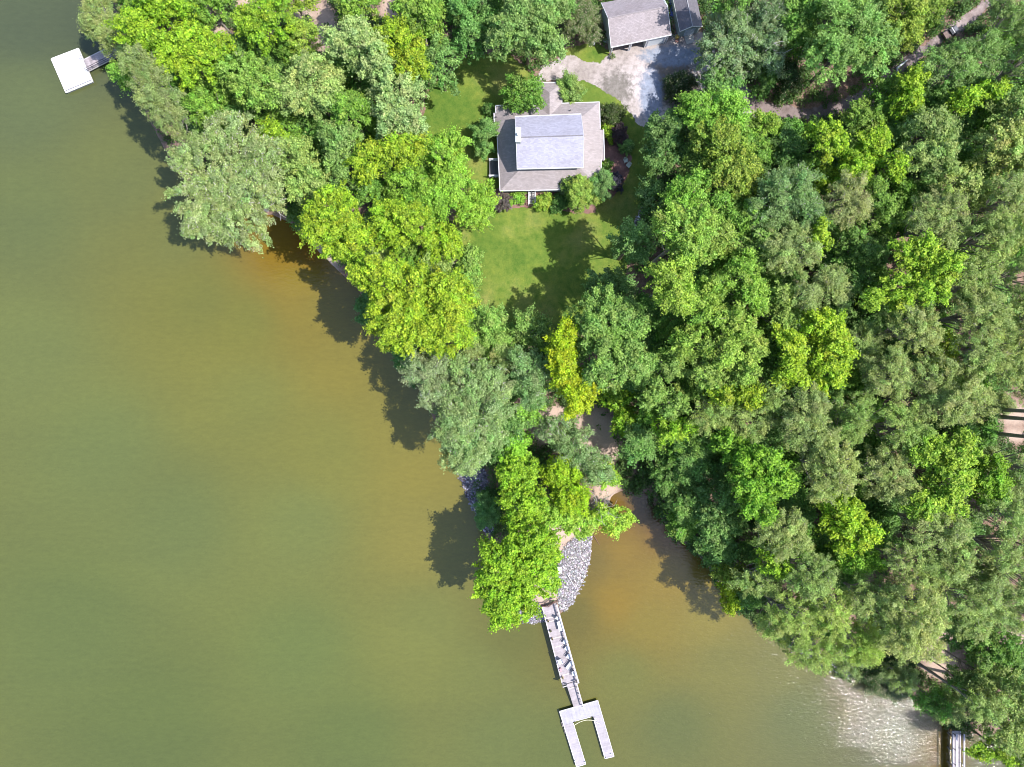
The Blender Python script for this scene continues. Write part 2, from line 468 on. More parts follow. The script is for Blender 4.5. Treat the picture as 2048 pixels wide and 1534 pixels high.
def gravel_mat(name, c1, c2, c3, shade_patches=()):
    m, nt, bs = new_mat(name)
    pos = objpos(nt)
    n1 = noise_node(nt, 0.16, 5, 0.6, pos); n2 = noise_node(nt, 1.3, 6, 0.75, pos); n3 = noise_node(nt, 11, 3, 0.85, pos)
    a = ramp(nt, n1.outputs[0], [(0.35, c1), (0.5, c2), (0.65, c3)])
    b = ramp(nt, n2.outputs[0], [(0.3, (0.6, 0.58, 0.56)), (0.55, (1, 1, 1)), (0.8, (1.1, 1.1, 1.1))])
    c = ramp(nt, n3.outputs[0], [(0.25, (0.6, 0.6, 0.62)), (0.55, (1, 1, 1)), (0.8, (1.2, 1.2, 1.2))])
    for (cx, cy, rx, ry, pc, lo, hi) in shade_patches:
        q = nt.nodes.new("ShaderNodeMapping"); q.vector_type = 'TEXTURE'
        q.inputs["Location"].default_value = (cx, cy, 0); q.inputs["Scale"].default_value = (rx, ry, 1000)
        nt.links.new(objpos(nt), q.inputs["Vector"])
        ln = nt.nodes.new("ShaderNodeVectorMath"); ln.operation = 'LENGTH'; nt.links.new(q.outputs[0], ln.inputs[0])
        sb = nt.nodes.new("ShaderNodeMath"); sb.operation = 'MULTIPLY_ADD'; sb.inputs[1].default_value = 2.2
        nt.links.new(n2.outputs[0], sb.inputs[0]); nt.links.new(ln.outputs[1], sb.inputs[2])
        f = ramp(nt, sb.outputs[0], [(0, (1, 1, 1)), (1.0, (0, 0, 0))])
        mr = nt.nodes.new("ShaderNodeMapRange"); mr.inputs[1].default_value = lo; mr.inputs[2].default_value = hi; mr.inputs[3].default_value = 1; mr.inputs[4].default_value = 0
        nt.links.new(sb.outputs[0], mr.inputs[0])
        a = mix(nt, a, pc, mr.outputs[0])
    nt.links.new(mix(nt, mix(nt, a, b, 1.0, 'MULTIPLY'), c, 1.0, 'MULTIPLY'), bs.inputs["Base Color"])
    bs.inputs["Roughness"].default_value = 0.95
    bump(nt, bs, n3.outputs[0], 0.5, 0.05)
    return m

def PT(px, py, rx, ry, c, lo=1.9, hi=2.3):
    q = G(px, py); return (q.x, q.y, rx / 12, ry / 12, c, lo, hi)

LAWN_PX = [(846, 200), (868, 168), (900, 145), (935, 105), (1020, 110), (1075, 150), (1078, 172), (1124, 172), (1128, 150), (1168, 150), (1225, 176),
           (1262, 210), (1298, 235), (1322, 255), (1325, 330), (1300, 380), (1276, 430), (1275, 480), (1245, 560), (1185, 625),
           (1100, 665), (1000, 665), (930, 630), (915, 560), (905, 470), (912, 420), (930, 380), (905, 320), (862, 290), (846, 255)]
GRASS = grass_mat()
_, LAWN = drape("lawn", LAWN_PX, GRASS, 0.02, 0.16, 1)
_, LAWN2 = drape("grass_verge", [(1118, 95), (1190, 84), (1222, 96), (1222, 112), (1200, 134), (1165, 130), (1122, 120)], GRASS, 0.02, 0.16, 2)
DRIVE_PX = [(1066, 162), (1085, 132), (1128, 110), (1165, 118), (1196, 125), (1218, 105), (1224, 92), (1348, 66), (1412, 66), (1440, 110), (1470, 150), (1510, 190),
            (1560, 218), (1540, 245), (1500, 255), (1480, 225), (1440, 200), (1395, 190), (1372, 205), (1345, 245), (1310, 262), (1275, 250), (1250, 218), (1215, 186), (1165, 161), (1127, 158), (1124, 164)]
_, DRIVE = drape("gravel_driveway", DRIVE_PX, gravel_mat("pale_gravel", (0.30, 0.26, 0.245), (0.39, 0.34, 0.33), (0.47, 0.42, 0.42), (PT(1232, 180, 34, 40, (0.20, 0.18, 0.165), 1.7, 2.3), PT(1350, 160, 44, 60, (0.17, 0.14, 0.12)), PT(1302, 190, 22, 52, (0.25, 0.28, 0.36)), PT(1345, 112, 60, 20, (0.24, 0.27, 0.34)))), 0.045, 0.16, 3)  # brown and blue-grey ovals paint dappled tree shade into the gravel colour
TRACK_PX = [(1500, 182), (1545, 207), (1620, 215), (1695, 194), (1735, 170), (1795, 122), (1850, 83), (1895, 54), (1950, 13), (2000, -35), (2060, -85),
            (2075, -70), (2010, -8), (1962, 34), (1908, 74), (1864, 102), (1810, 142), (1750, 190), (1706, 217), (1625, 240), (1560, 242), (1520, 236), (1480, 208)]
_, TRACK = drape("dirt_track", TRACK_PX, gravel_mat("brown_dirt_gravel", (0.17, 0.13, 0.125), (0.23, 0.18, 0.175), (0.34, 0.28, 0.275)), 0.065, 0.2, 4)
MULCH = gravel_mat("red_brown_mulch", (0.17, 0.085, 0.07), (0.22, 0.115, 0.10), (0.27, 0.16, 0.14))
_, MB1 = drape("mulch_bed", [(1195, 225), (1240, 235), (1262, 285), (1266, 320), (1250, 365), (1222, 398), (1196, 392), (1190, 300)], MULCH, 0.075, 0.15, 5, 0.12)
_, MB2 = drape("mulch_bed", [(975, 375), (1195, 375), (1190, 425), (1145, 428), (1110, 418), (1060, 416), (1010, 422), (975, 412)], MULCH, 0.085, 0.15, 6, 0.12)
# ---------------------------------------------------------------- buildings
def shingle(name, c, rot, mort=0.66, nv=1.0):
    c = tuple(x * .93 for x in c)
    m, nt, bs = new_mat(name)
    pos = objpos(nt, (1, 1, 1), -rot)
    br = nt.nodes.new("ShaderNodeTexBrick")
    br.inputs["Scale"].default_value = 1.0; br.inputs["Brick Width"].default_value = 0.42; br.inputs["Row Height"].default_value = 0.17
    br.inputs["Mortar Size"].default_value = 0.012; br.inputs["Color1"].default_value = (*[x * 0.86 for x in c], 1)
    br.inputs["Color2"].default_value = (*[min(1, x * 1.1) for x in c], 1); br.inputs["Mortar"].default_value = (*[x * mort for x in c], 1)
    nt.links.new(pos, br.inputs["Vector"])
    n = noise_node(nt, 5, 5, 0.8, pos)
    v = ramp(nt, n.outputs[0], [(0.3, (1 - .20 * nv,) * 3), (0.7, (1 + .13 * nv,) * 3)])
    n2 = noise_node(nt, 0.35, 4, 0.65, pos)
    v2 = ramp(nt, n2.outputs[0], [(0.35, (0.90, 0.88, 0.88)), (0.65, (1.04, 1.04, 1.06))])
    nt.links.new(mix(nt, mix(nt, br.outputs[0], v, 1.0, 'MULTIPLY'), v2, 1.0, 'MULTIPLY'), bs.inputs["Base Color"])
    bs.inputs["Roughness"].default_value = 0.62
    bump(nt, bs, n.outputs[0], 0.4, 0.02)
    return m
ROOF = shingle("grey_lilac_shingles", (0.32, 0.28, 0.285), R(2))
ROOF_SHEEN = shingle("painted_sheen_shingles", (0.345, 0.34, 0.42), R(2), 0.9, .55)  # upper roof: glare and sky sheen painted in as a paler, bluer colour
ROOF_DARK = shingle("dark_shingles", (0.13, 0.12, 0.14), R(75))
SIDING = simple("pale_siding", (0.50, 0.54, 0.52), 0.6, 0.05, 3)
GLASS = simple("dark_glass", (0.04, 0.05, 0.07), 0.08, 0.05, 2)
TRIM = WHITE

def lerp(a, b, t): return Vector(a) * (1 - t) + Vector(b) * t

# ---- main house
ZG = gzf(*W(1100, 290, 2.4)[:2])
ZE, ZI, ZU, ZR = ZG + 2.75, ZG + 4.35, ZG + 5.9, ZG + 8.2
hc = W(1100, 300, ZE)
house = root("house", (hc.x, hc.y, ZG), "lake house with grey shingled upper gable roof above a wide lower porch roof", "house")
NW, NE, SE, SW = W(991, 211, ZE), W(1199, 204, ZE), W(1204, 378, ZE), W(1000, 382, ZE)
uNW, uNE, uSE, uSW = W(1030, 233, ZU), W(1162, 228, ZU), W(1167, 335, ZU), W(1034, 338, ZU)
uc = (uNW + uNE + uSE + uSW) / 4
def inset(p, c, d):
    v = Vector((c.x - p.x, c.y - p.y, 0))
    return Vector((p.x + math.copysign(d, v.x), p.y + math.copysign(d, v.y), p.z))
ins = [inset(p, uc, 0.35) for p in (uNW, uNE, uSE, uSW)]
iNW, iNE, iSE, iSW = [Vector((p.x, p.y, ZI)) for p in ins]
lower = MB()
lower.slab([NW, NE, iNE, iNW], 0.16); lower.slab([NE, SE, iSE, iNE], 0.16); lower.slab([SE, SW, iSW, iSE], 0.16); lower.slab([SW, NW, iNW, iSW], 0.16)
def plane_z(a, b, c, x, y):
    n = (b - a).cross(c - a); return a.z - (n.x * (x - a.x) + n.y * (y - a.y)) / n.z
# side extensions of the porch roof, carried on down the same slopes
def ext(ps, tri, d=-0.006):
    q = []
    for (px, py) in ps:
        p = W(px, py, ZE); q.append(Vector((p.x, p.y, plane_z(*tri, p.x, p.y) + d)))
    lower.slab(q, 0.14)
ext([(1196, 259), (1207, 259), (1209, 320), (1196, 321)], (NE, SE, iSE))
ext([(998, 226), (988, 226), (989, 271), (998, 271)], (SW, NW, iNW))
roof_l = lower.build("lower_roof", ROOF, house)
# north entry wing with a hipped end
a, b, c_, d_ = W(1073, 165, ZE), W(1124, 165, ZE), W(1124, 214, ZE), W(1073, 214, ZE)
mid = (a.x + b.x) / 2
zr = ZE + 1.1
hip = Vector((mid, a.y - 2.1, zr)); back = Vector((mid, c_.y - 1.9, zr))
c2 = Vector((c_.x, c_.y - 1.6, ZE)); d2 = Vector((d_.x, d_.y - 1.6, ZE))
w = MB(); w.slab([b, a, hip], 0.14); w.slab([a, d2, back, hip], 0.14); w.slab([c2, b, hip, back], 0.14)
w.build("entry_roof", ROOF, house)
# upper gable roof
mW, mE = (uNW + uSW) / 2, (uNE + uSE) / 2
rW, rE = Vector((mW.x, mW.y, ZR)), Vector((mE.x, mE.y, ZR))
u = MB(); u.slab([uNW, uNE, rE, rW], 0.2); u.slab([uSE, uSW, rW, rE], 0.2)
roof_u = u.build("upper_roof", ROOF_SHEEN, house)
MB().bar(rW + Vector((0.1, 0, 0.03)), rE + Vector((-0.1, 0, 0.03)), 0.16, 0.06).build("ridge_cap", simple("ridge_shingle", (0.17, 0.16, 0.18), 0.8), roof_u)
t = MB()
def edge(mb, p, q, w_=0.14, h_=0.16, dz=0.0):
    p, q = Vector(p), Vector(q); mb.bar(p + Vector((0, 0, dz)), q + Vector((0, 0, dz)), w_, h_)
edge(t, uNW, uNE, 0.12, 0.12, -0.03); edge(t, uSE, uSW, 0.14, 0.14, -0.03)
for p, q in ((uNW, rW), (uSW, rW), (uNE, rE), (uSE, rE)): edge(t, p, q, 0.05, 0.24, -0.10)
t.build("gutter", TRIM, roof_u)
t = MB()
for p, q in ((NW, NE), (NE, NE.lerp(SE, .31)), (NE.lerp(SE, .66), SE), (SE, SW), (SW, NW.lerp(SW, .35)), (NW.lerp(SW, .09), NW)): edge(t, p, q, 0.11, 0.13, -0.02)
for p, q in (((1207, 259), (1209, 320)), ((988, 226), (989, 271))): edge(t, W(*p, ZE - 0.15), W(*q, ZE - 0.15), 0.13, 0.13)
t.build("gutter", TRIM, roof_l)
t = MB(); edge(t, a, b, 0.14, 0.14, -0.02); edge(t, a, d2, 0.1, 0.13, -0.02); edge(t, b, c2, 0.1, 0.13, -0.02)
t.build("entry_gutter", TRIM, house)
# walls
wl = MB()
wl.prism([p[:2] for p in ins], ZI - 0.5, ZU - 0.12)
for (p, q, r_) in ((ins[0], ins[3], rW), (ins[1], ins[2], rE)):
    x = p.x; s = 1 if r_ is rW else -1
    wl.f.append([len(wl.v), len(wl.v) + 1, len(wl.v) + 2]); wl.v += [(p.x, p.y, ZU - 0.13), (q.x, q.y, ZU - 0.13), ((p.x + q.x) / 2, (p.y + q.y) / 2, ZR - 0.35)]
lw = [inset(p, hc, 1.9) for p in (NW, NE, SE, SW)]
wl.prism([p[:2] for p in lw], ZG - 0.4, ZE + 0.2)
wl.prism([(a.x + 0.5, a.y - 0.6), (b.x - 0.5, b.y - 0.6), (b.x - 0.5, NE.y - 1.5), (a.x + 0.5, NE.y - 1.5)], ZG - 0.3, ZE - 0.12)
wl.build("wall", SIDING, house)
# porch floor, posts, railing, windows
dk = [inset(p, hc, 0.45) for p in (NW, NE, SE, SW)]
MB().prism([p[:2] for p in dk], ZG - 0.1, ZG + 0.62).build("porch_floor", plank("porch_boards", (0.36, 0.36, 0.38), R(2)), house)
def rail_run(mb, p, q, z0, h=0.95, step=0.4, w_=0.09):
    p, q = Vector(p), Vector(q); L = (q - p).length; n = max(1, int(L / step))
    for zz in (z0 + 0.12, z0 + h): mb.bar((p.x, p.y, zz), (q.x, q.y, zz), w_, 0.06)
    for k in range(n + 1):
        m_ = p.lerp(q, k / n); mb.bar((m_.x, m_.y, z0), (m_.x, m_.y, z0 + h), 0.05, 0.05)
zf = ZG + 0.62
rr = MB()
sw_, se_, nw_, ne_ = dk[3], dk[2], dk[0], dk[1]
sx0, sx1 = W(1057.5, 390, 3).x, W(1070, 390, 3).x
y_s = sw_.y + 0.1
rail_run(rr, (sw_.x + .1, y_s, 0), (sx0, y_s, 0), zf); rail_run(rr, (sx1, y_s, 0), (se_.x - .1, y_s, 0), zf)
ya, yb = W(990, 324, ZG).y, W(990, 356, ZG).y
rail_run(rr, (sw_.x + .1, y_s, 0), (sw_.x + .1, yb, 0), zf); rail_run(rr, (sw_.x + .1, ya, 0), (nw_.x + .1, nw_.y - .1, 0), zf)
rr.build("porch_railing", WHITE, house)
for k, f in enumerate((0.02, 0.22, 0.30, 0.36, 0.6, 0.98)):
    x = sw_.x + (se_.x - sw_.x) * f
    MB().box((x, sw_.y + 0.12, (zf + ZE) / 2 - 0.1), (0.16, 0.16, ZE - zf - 0.1)).build("porch_post", WHITE, house)
for f in (0.12, 0.27, 0.52, 0.72, 0.88):
    x = lw[3].x + (lw[2].x - lw[3].x) * f
    wi = MB().box((x, lw[3].y - 0.03, ZG + 1.75), (1.1, 0.06, 1.3)).build("window", WHITE, house)
    MB().box((x, lw[3].y - 0.075, ZG + 1.75), (0.92, 0.03, 1.12)).build("pane", GLASS, wi)
for yy in (-1.6, 0.0, 1.6):
    wi = MB().box((ins[0].x - 0.03, (ins[0].y + ins[3].y) / 2 + yy, ZU - 0.9), (0.06, 0.9, 1.0)).build("window", WHITE, house)
    MB().box((ins[0].x - 0.075, (ins[0].y + ins[3].y) / 2 + yy, ZU - 0.9), (0.03, 0.74, 0.84)).build("pane", GLASS, wi)
# chimney with its white metal cap
c1, c3 = W(1031, 254.5, ZR + 0.6), W(1042, 283.5, ZR + 0.6)
cx_, cy_ = (c1.x + c3.x) / 2, (c1.y + c3.y) / 2; wx_, wy_ = abs(c3.x - c1.x), abs(c3.y - c1.y)
ch = MB().box((cx_, cy_, (ZI + ZR) / 2 + 0.1), (wx_ - 0.1, wy_ - 0.1, ZR - ZI + 0.6)).build("chimney", SIDING, house)
MB().box((cx_, cy_, ZR + 0.45), (wx_, wy_, 0.12)).build("chimney_cap", simple("white_metal_cap", (0.62, 0.65, 0.66), 0.35, 0.02), ch)
MB().tube([(cx_, cy_, ZR + 0.5), (cx_, cy_, ZR + 0.8)], [0.16, 0.16], 12).tube([(cx_, cy_, ZR + 0.8), (cx_, cy_, ZR + 0.9)], [0.27, 0.2], 12).build("flue", simple("grey_metal", (0.5, 0.52, 0.54), 0.4, 0.05), ch)
for px_, py_, tri in ((1100, 207, (NW, NE, iNE)), (1140, 222, (NW, NE, iNE)), (992, 232, (SW, NW, iNW))):
    p = W(px_, py_, ZE + 0.6); z = plane_z(*tri, p.x, p.y)
    MB().tube([(p.x, p.y, z - 0.05), (p.x, p.y, z + 0.32)], [0.09, 0.09], 8).build("vent_pipe", DARK, roof_l)
# south steps
st = MB(); ylo = W(1063, 411, ZG).y; n = 9
for k in range(n):
    yk = sw_.y - (sw_.y - ylo) * (k + 0.5) / n
    st.box(((sx0 + sx1) / 2, yk, ZG + 0.62 - 0.62 * (k + 1) / n + 0.02), (sx1 - sx0 - 0.1, (sw_.y - ylo) / n * 0.82, 0.07))
st.build("front_steps", plank("step_boards", (0.5, 0.48, 0.48), R(90), 0.3), house)
for x in (sx0, sx1):
    m_ = MB(); m_.bar((x, sw_.y, zf + 0.95), (x, ylo, ZG + 0.95), 0.14, 0.08); m_.bar((x, sw_.y, zf + 0.05), (x, ylo, ZG + 0.05), 0.1, 0.2)
    for k in range(8):
        f = k / 7; yk = sw_.y + (ylo - sw_.y) * f; zk = zf + (ZG - zf) * f
        m_.bar((x, yk, zk), (x, yk, zk + 0.93), 0.07, 0.07)
    m_.build("handrail", WHITE, house)
# west stair landing with two white rails
x0 = W(980.5, 340, ZG + 0.5).x; x1 = dk[3].x + 0.02
MB().box(((x0 + x1) / 2, (ya + yb) / 2, ZG + 0.30), (x1 - x0 + 0.3, abs(yb - ya) - 0.1, 0.5)).build("side_deck", plank("dark_deck", (0.13, 0.13, 0.15), R(2)), house)
for y in (ya, yb):
    m_ = MB(); m_.bar((x0 - 0.2, y, ZG + 1.5), (x1, y, ZG + 1.5), 0.16, 0.07); m_.bar((x0 - 0.2, y, ZG + 0.72), (x1, y, ZG + 0.72), 0.1, 0.1)
    for k in range(5):
        x = x0 - 0.15 + (x1 - x0) * k / 4; m_.bar((x, y, ZG + 0.4), (x, y, ZG + 1.5), 0.08, 0.08)
    m_.build("side_railing", WHITE, house)

# ---- garage
ZG2 = gzf(*W(1280, 60, 2.4)[:2]); ge, gr = ZG2 + 2.75, ZG2 + 4.9
gSW, gSE = W(1222, 95, ge), W(1342.5, 70, ge)
rW2, rE2 = W(1216, 36, gr), W(1335, 13, gr)
gNW = Vector((2 * rW2.x - gSW.x, 2 * rW2.y - gSW.y, ge)); gNE = Vector((2 * rE2.x - gSE.x, 2 * rE2.y - gSE.y, ge))
gc = (gSW + gSE + gNW + gNE) / 4
gar = root("garage", (gc.x, gc.y, ZG2), "three bay garage with pale shingle gable roof beside the gravel drive", "garage")
g = MB(); g.slab([gSE, gSW, rW2, rE2], 0.16); g.slab([gNW, gNE, rE2, rW2], 0.16)
gang = math.atan2(gSE.y - gSW.y, gSE.x - gSW.x)
gro = g.build("roof", shingle("garage_shingles", (0.30, 0.26, 0.275), gang), gar)
MB().bar(rW2 + Vector((0.1, 0, .03)), rE2 + Vector((-.1, 0, .03)), 0.14, 0.06).build("ridge_cap", simple("ridge_shingle_garage", (0.26, 0.23, 0.24), 0.8), gro)
t = MB()
edge(t, gSW, gSE, 0.13, 0.15, -0.03)
for p, q in ((gSW, rW2), (gNW, rW2), (gSE, rE2), (gNE, rE2)): edge(t, p, q, 0.06, 0.22, -0.09)
t.build("fascia", TRIM, gro)
e1 = (gSE - gSW).normalized(); e2 = Vector((-e1.y, e1.x, 0))
Lg = (gSE - gSW).length; Dg = (gNW - gSW).dot(e2)
def gp(f, d, z): p = gSW + e1 * (Lg * f) + e2 * d; return Vector((p.x, p.y, z))
t = MB()
def wall_seg(mb, p, q, z0, z1, th=0.14):
    p, q = Vector((p[0], p[1], 0)), Vector((q[0], q[1], 0)); n_ = Vector((-(q - p).y, (q - p).x, 0)).normalized() * th / 2
    mb.prism([(p + n_)[:2], (q + n_)[:2], (q - n_)[:2], (p - n_)[:2]], z0, z1)
for f in (0.03, 0.975):
    p, q = gp(f, 0.55, 0), gp(f, Dg - 0.35, 0)
    wall_seg(t, p, q, ZG2 - 0.3, ge - 0.1)
    m3 = (p + q) / 2; th = e1 * 0.07; b0 = len(t.v)
    for s_ in (-1, 1): t.v += [tuple(Vector((p.x, p.y, ge - 0.12)) + th * s_), tuple(Vector((q.x, q.y, ge - 0.12)) + th * s_), tuple(Vector((m3.x, m3.y, gr - 0.3)) + th * s_)]
    t.f += [[b0, b0 + 1, b0 + 2], [b0 + 5, b0 + 4, b0 + 3], [b0, b0 + 2, b0 + 5, b0 + 3], [b0 + 1, b0 + 4, b0 + 5, b0 + 2]]
wall_seg(t, gp(0.035, Dg - 0.4, 0), gp(0.97, Dg - 0.4, 0), ZG2 - 0.3, ge - 0.12)
wall_seg(t, gp(0.61, 0.32, 0), gp(0.61, Dg - 0.5, 0), ZG2 - 0.3, ge - 0.12)
wall_seg(t, gp(0.035, 0.30, 0), gp(0.97, 0.30, 0), ge - 0.5, ge - 0.13)
t.build("wall", SIDING, gar)
MB().box(tuple(gp(0.785, 0.22, ZG2 + 1.12)), (3.1, 0.1, 2.2), gang).build("garage_door", simple("white_door", (0.66, 0.70, 0.76), 0.5, 0.04, 2), gar)
for f in (0.035, 0.33, 0.355, 0.61, 0.645, 0.93, 0.965):
    p = gp(f, 0.14, 0); MB().box((p.x, p.y, (ZG2 + ge - 0.2) / 2), (0.16, 0.16, ge - ZG2 - 0.2), gang).build("door_post", WHITE, gar)
MB().box(tuple(gp(0.32, Dg / 2, ZG2 + 0.06)), (Lg * 0.56, Dg - 1.2, 0.1), gang).build("concrete_floor", simple("garage_slab", (0.28, 0.22, 0.20), 0.9), gar)

# ---- shed
ZG3 = gzf(*W(1376, 40, 2.4)[:2]); se, sr = ZG3 + 2.3, ZG3 + 3.1
s1, s2 = W(1360, 63, se), W(1405, 52.5, se); sdir = (W(1347, 0, se) - s1).normalized()
Ls = 8.3; s4, s3 = s1 + sdir * Ls, s2 + sdir * Ls
sm = (s1 + s2) / 2; rS = Vector((sm.x, sm.y, sr)); rN = rS + sdir * Ls
scn = (s1 + s3) / 2
shed = root("shed", (scn.x, scn.y, ZG3), "narrow grey-blue shed with dark gable roof and white double door", "shed")
g = MB(); g.slab([s1, rS, rN, s4], 0.1); g.slab([s2, rS, rN, s3], 0.1)
sro = g.build("roof", ROOF_DARK, shed)
MB().bar(rS + Vector((0, 0, .03)), rN + Vector((0, 0, .03)), 0.12, 0.05).build("ridge_cap", simple("ridge_shingle_shed", (0.28, 0.28, 0.31), 0.8), sro)
t = MB()
for p, q in ((s1, rS), (s2, rS)): edge(t, p, q, 0.08, 0.14, -0.06)
edge(t, s1, s4, 0.07, 0.12, -0.06)
t.build("fascia", simple("cream_trim", (0.62, 0.62, 0.58), 0.6, .03), sro)
ew = (s2 - s1).normalized(); en = sdir
def sp(f, d, z): p = s1 + ew * ((s2 - s1).length * f) + en * d; return Vector((p.x, p.y, z))
t = MB()
t.prism([sp(0.05, .12, 0)[:2], sp(0.95, .12, 0)[:2], sp(0.95, Ls - .15, 0)[:2], sp(0.05, Ls - .15, 0)[:2]], ZG3 - 0.2, se - 0.07)
p, q, r_ = sp(0.06, .12, se - 0.08), sp(0.94, .12, se - 0.08), sp(0.5, .12, sr - 0.15); b0 = len(t.v)
t.v += [tuple(p), tuple(q), tuple(r_)]; t.f.append([b0, b0 + 1, b0 + 2])
t.build("wall", simple("blue_grey_siding", (0.33, 0.40, 0.40), 0.6, 0.05, 3), shed)
sang = math.atan2(ew.y, ew.x)
for f in (0.40, 0.62):
    MB().box(tuple(sp(f, 0.08, ZG3 + 1.05)), (0.8, 0.07, 1.9), sang).build("door", simple("pale_blue_door", (0.46, 0.54, 0.66), 0.5, .03), shed)
MB().box(tuple(sp(0.5, -0.02, se - 0.1)), (0.05, 0.05, 0.05), sang).build("door_knob", DARK, shed)
pad = [G(1368, 73), G(1387, 70), G(1389, 85), G(1373, 90)]
o = MB().prism([p[:2] for p in pad], ZG3 - 0.1, ZG3 + 0.15).build("concrete_step", simple("worn_concrete", (0.40, 0.39, 0.38), 0.9, 0.15, 3), None)
tag(o, "square concrete step on the ground in front of the shed door", "step")

# ---- small things round the garage and shed
p = G(1353.5, 76)
r_ = root("tub", p, "round yellow tub standing at the shed's front left corner", "tub")
MB().tube([(p.x, p.y, p.z - .05), (p.x, p.y, p.z + .5), (p.x, p.y, p.z + .55)], [0.27, 0.33, 0.30], 14).build("body", simple("yellow_plastic", (0.62, 0.43, 0.10), 0.5), r_)
MB().tube([(p.x, p.y, p.z + .56), (p.x, p.y, p.z + .6)], [0.22, 0.1], 12).build("lid", simple("yellow_lid", (0.50, 0.34, 0.08), 0.5), r_)
p = G(1353, 83.5)
r_ = root("flowerpot", p, "small terracotta pot on the gravel below the yellow tub", "flowerpot")
MB().tube([(p.x, p.y, p.z - .05), (p.x, p.y, p.z + .3), (p.x, p.y, p.z + .34)], [0.14, 0.22, 0.24], 12).build("pot", simple("terracotta", (0.32, 0.12, 0.08), 0.8), r_)
MB().dome((p.x, p.y, p.z + .3), .2, .2, .06, 10, 3, 0).build("soil", simple("pale_soil", (0.42, 0.30, 0.27), 0.9), r_)
p = G(1182, 86)
r_ = root("garden_cart", p, "small garden cart with pink load left of the garage", "cart")
MB().prism([G(1180, 80)[:2], G(1189, 79)[:2], G(1189, 85)[:2], G(1181, 86)[:2]], p.z + .35, p.z + .75).build("load", simple("pink_tan_load", (0.72, 0.50, 0.38), 0.8), r_)
MB().prism([G(1182, 85)[:2], G(1190, 84)[:2], G(1189, 92)[:2], G(1183, 92)[:2]], p.z + .3, p.z + .6).build("tray", simple("grey_tray", (0.45, 0.45, 0.5), 0.6), r_)
for q in (G(1186, 90), G(1188.5, 90.5), G(1181, 89)):
    MB().tube([(q.x - .05, q.y, p.z + .22), (q.x + .05, q.y, p.z + .22)], [0.24, 0.24], 12).build("wheel", DARK, r_)
p = G(1209.5, 86)
r_ = root("kettle_grill", p, "grey domed grill in the shade of the garage's left wall", "grill")
MB().dome((p.x, p.y, p.z + .75), .33, .33, .26, 14, 5, -0.9).build("bowl", simple("grey_enamel", (0.30, 0.34, 0.40), 0.4), r_)
for k in range(3):
    t_ = k * 2.094; MB().bar((p.x + .3 * math.cos(t_), p.y + .3 * math.sin(t_), p.z - .02), (p.x + .12 * math.cos(t_), p.y + .12 * math.sin(t_), p.z + .6), .03, .03).build("leg", DARK, r_)
p = G(1342, 22)
o = MB()
for k in range(7):
    q = G(1340.5 + (k % 3) * 1.3, 4 + k * 5.4)
    o.box((q.x, q.y, q.z + .12 + .05 * (k % 2)), (.28 + .1 * (k % 2), .5, .22), 0.2 * k)
tag(o.build("tarp", simple("blue_tarp", (0.10, 0.14, 0.40), 0.5, 0.2, 6)), "crumpled blue tarp pieces in the gap between garage and shed", "tarp")

# ---- garden chairs on the mulch
def garden_chair(px, py, rot, label):
    p = G(px, py); r_ = root("garden_chair", p, label, "chair", "garden chairs on the mulch bed")
    r_.rotation_euler = (0, 0, 0)
    m = simple("pale_green_grey_paint", (0.46, 0.50, 0.44), 0.6)
    def loc(x, y): c, s = math.cos(rot), math.sin(rot); return (p.x + x * c - y * s, p.y + x * s + y * c)
    MB().box((*loc(0, 0), p.z + .42), (.55, .55, .06), rot).build("seat", m, r_)
    a_, b_ = loc(-.05, .3), loc(-.05, .48)
    MB().slab([(*loc(-.27, .27), p.z + .44), (*loc(.27, .27), p.z + .44), (*loc(.27, .45), p.z + 1.0), (*loc(-.27, .45), p.z + 1.0)], .05).build("backrest", m, r_)
    for x in (-.3, .3):
        MB().box((*loc(x, 0.0), p.z + .62), (.09, .6, .04), rot).build("armrest", m, r_)
    for x in (-.25, .25):
        for y in (-.24, .26): MB().box((*loc(x, y), p.z + .2), (.06, .06, .44), rot).build("leg", m, r_)
garden_chair(1250.5, 323, 0.3, "larger pale garden chair on red-brown mulch, upper of the two")
garden_chair(1256, 332.5, -0.7, "lower pale garden chair on the mulch, nearer the lawn")

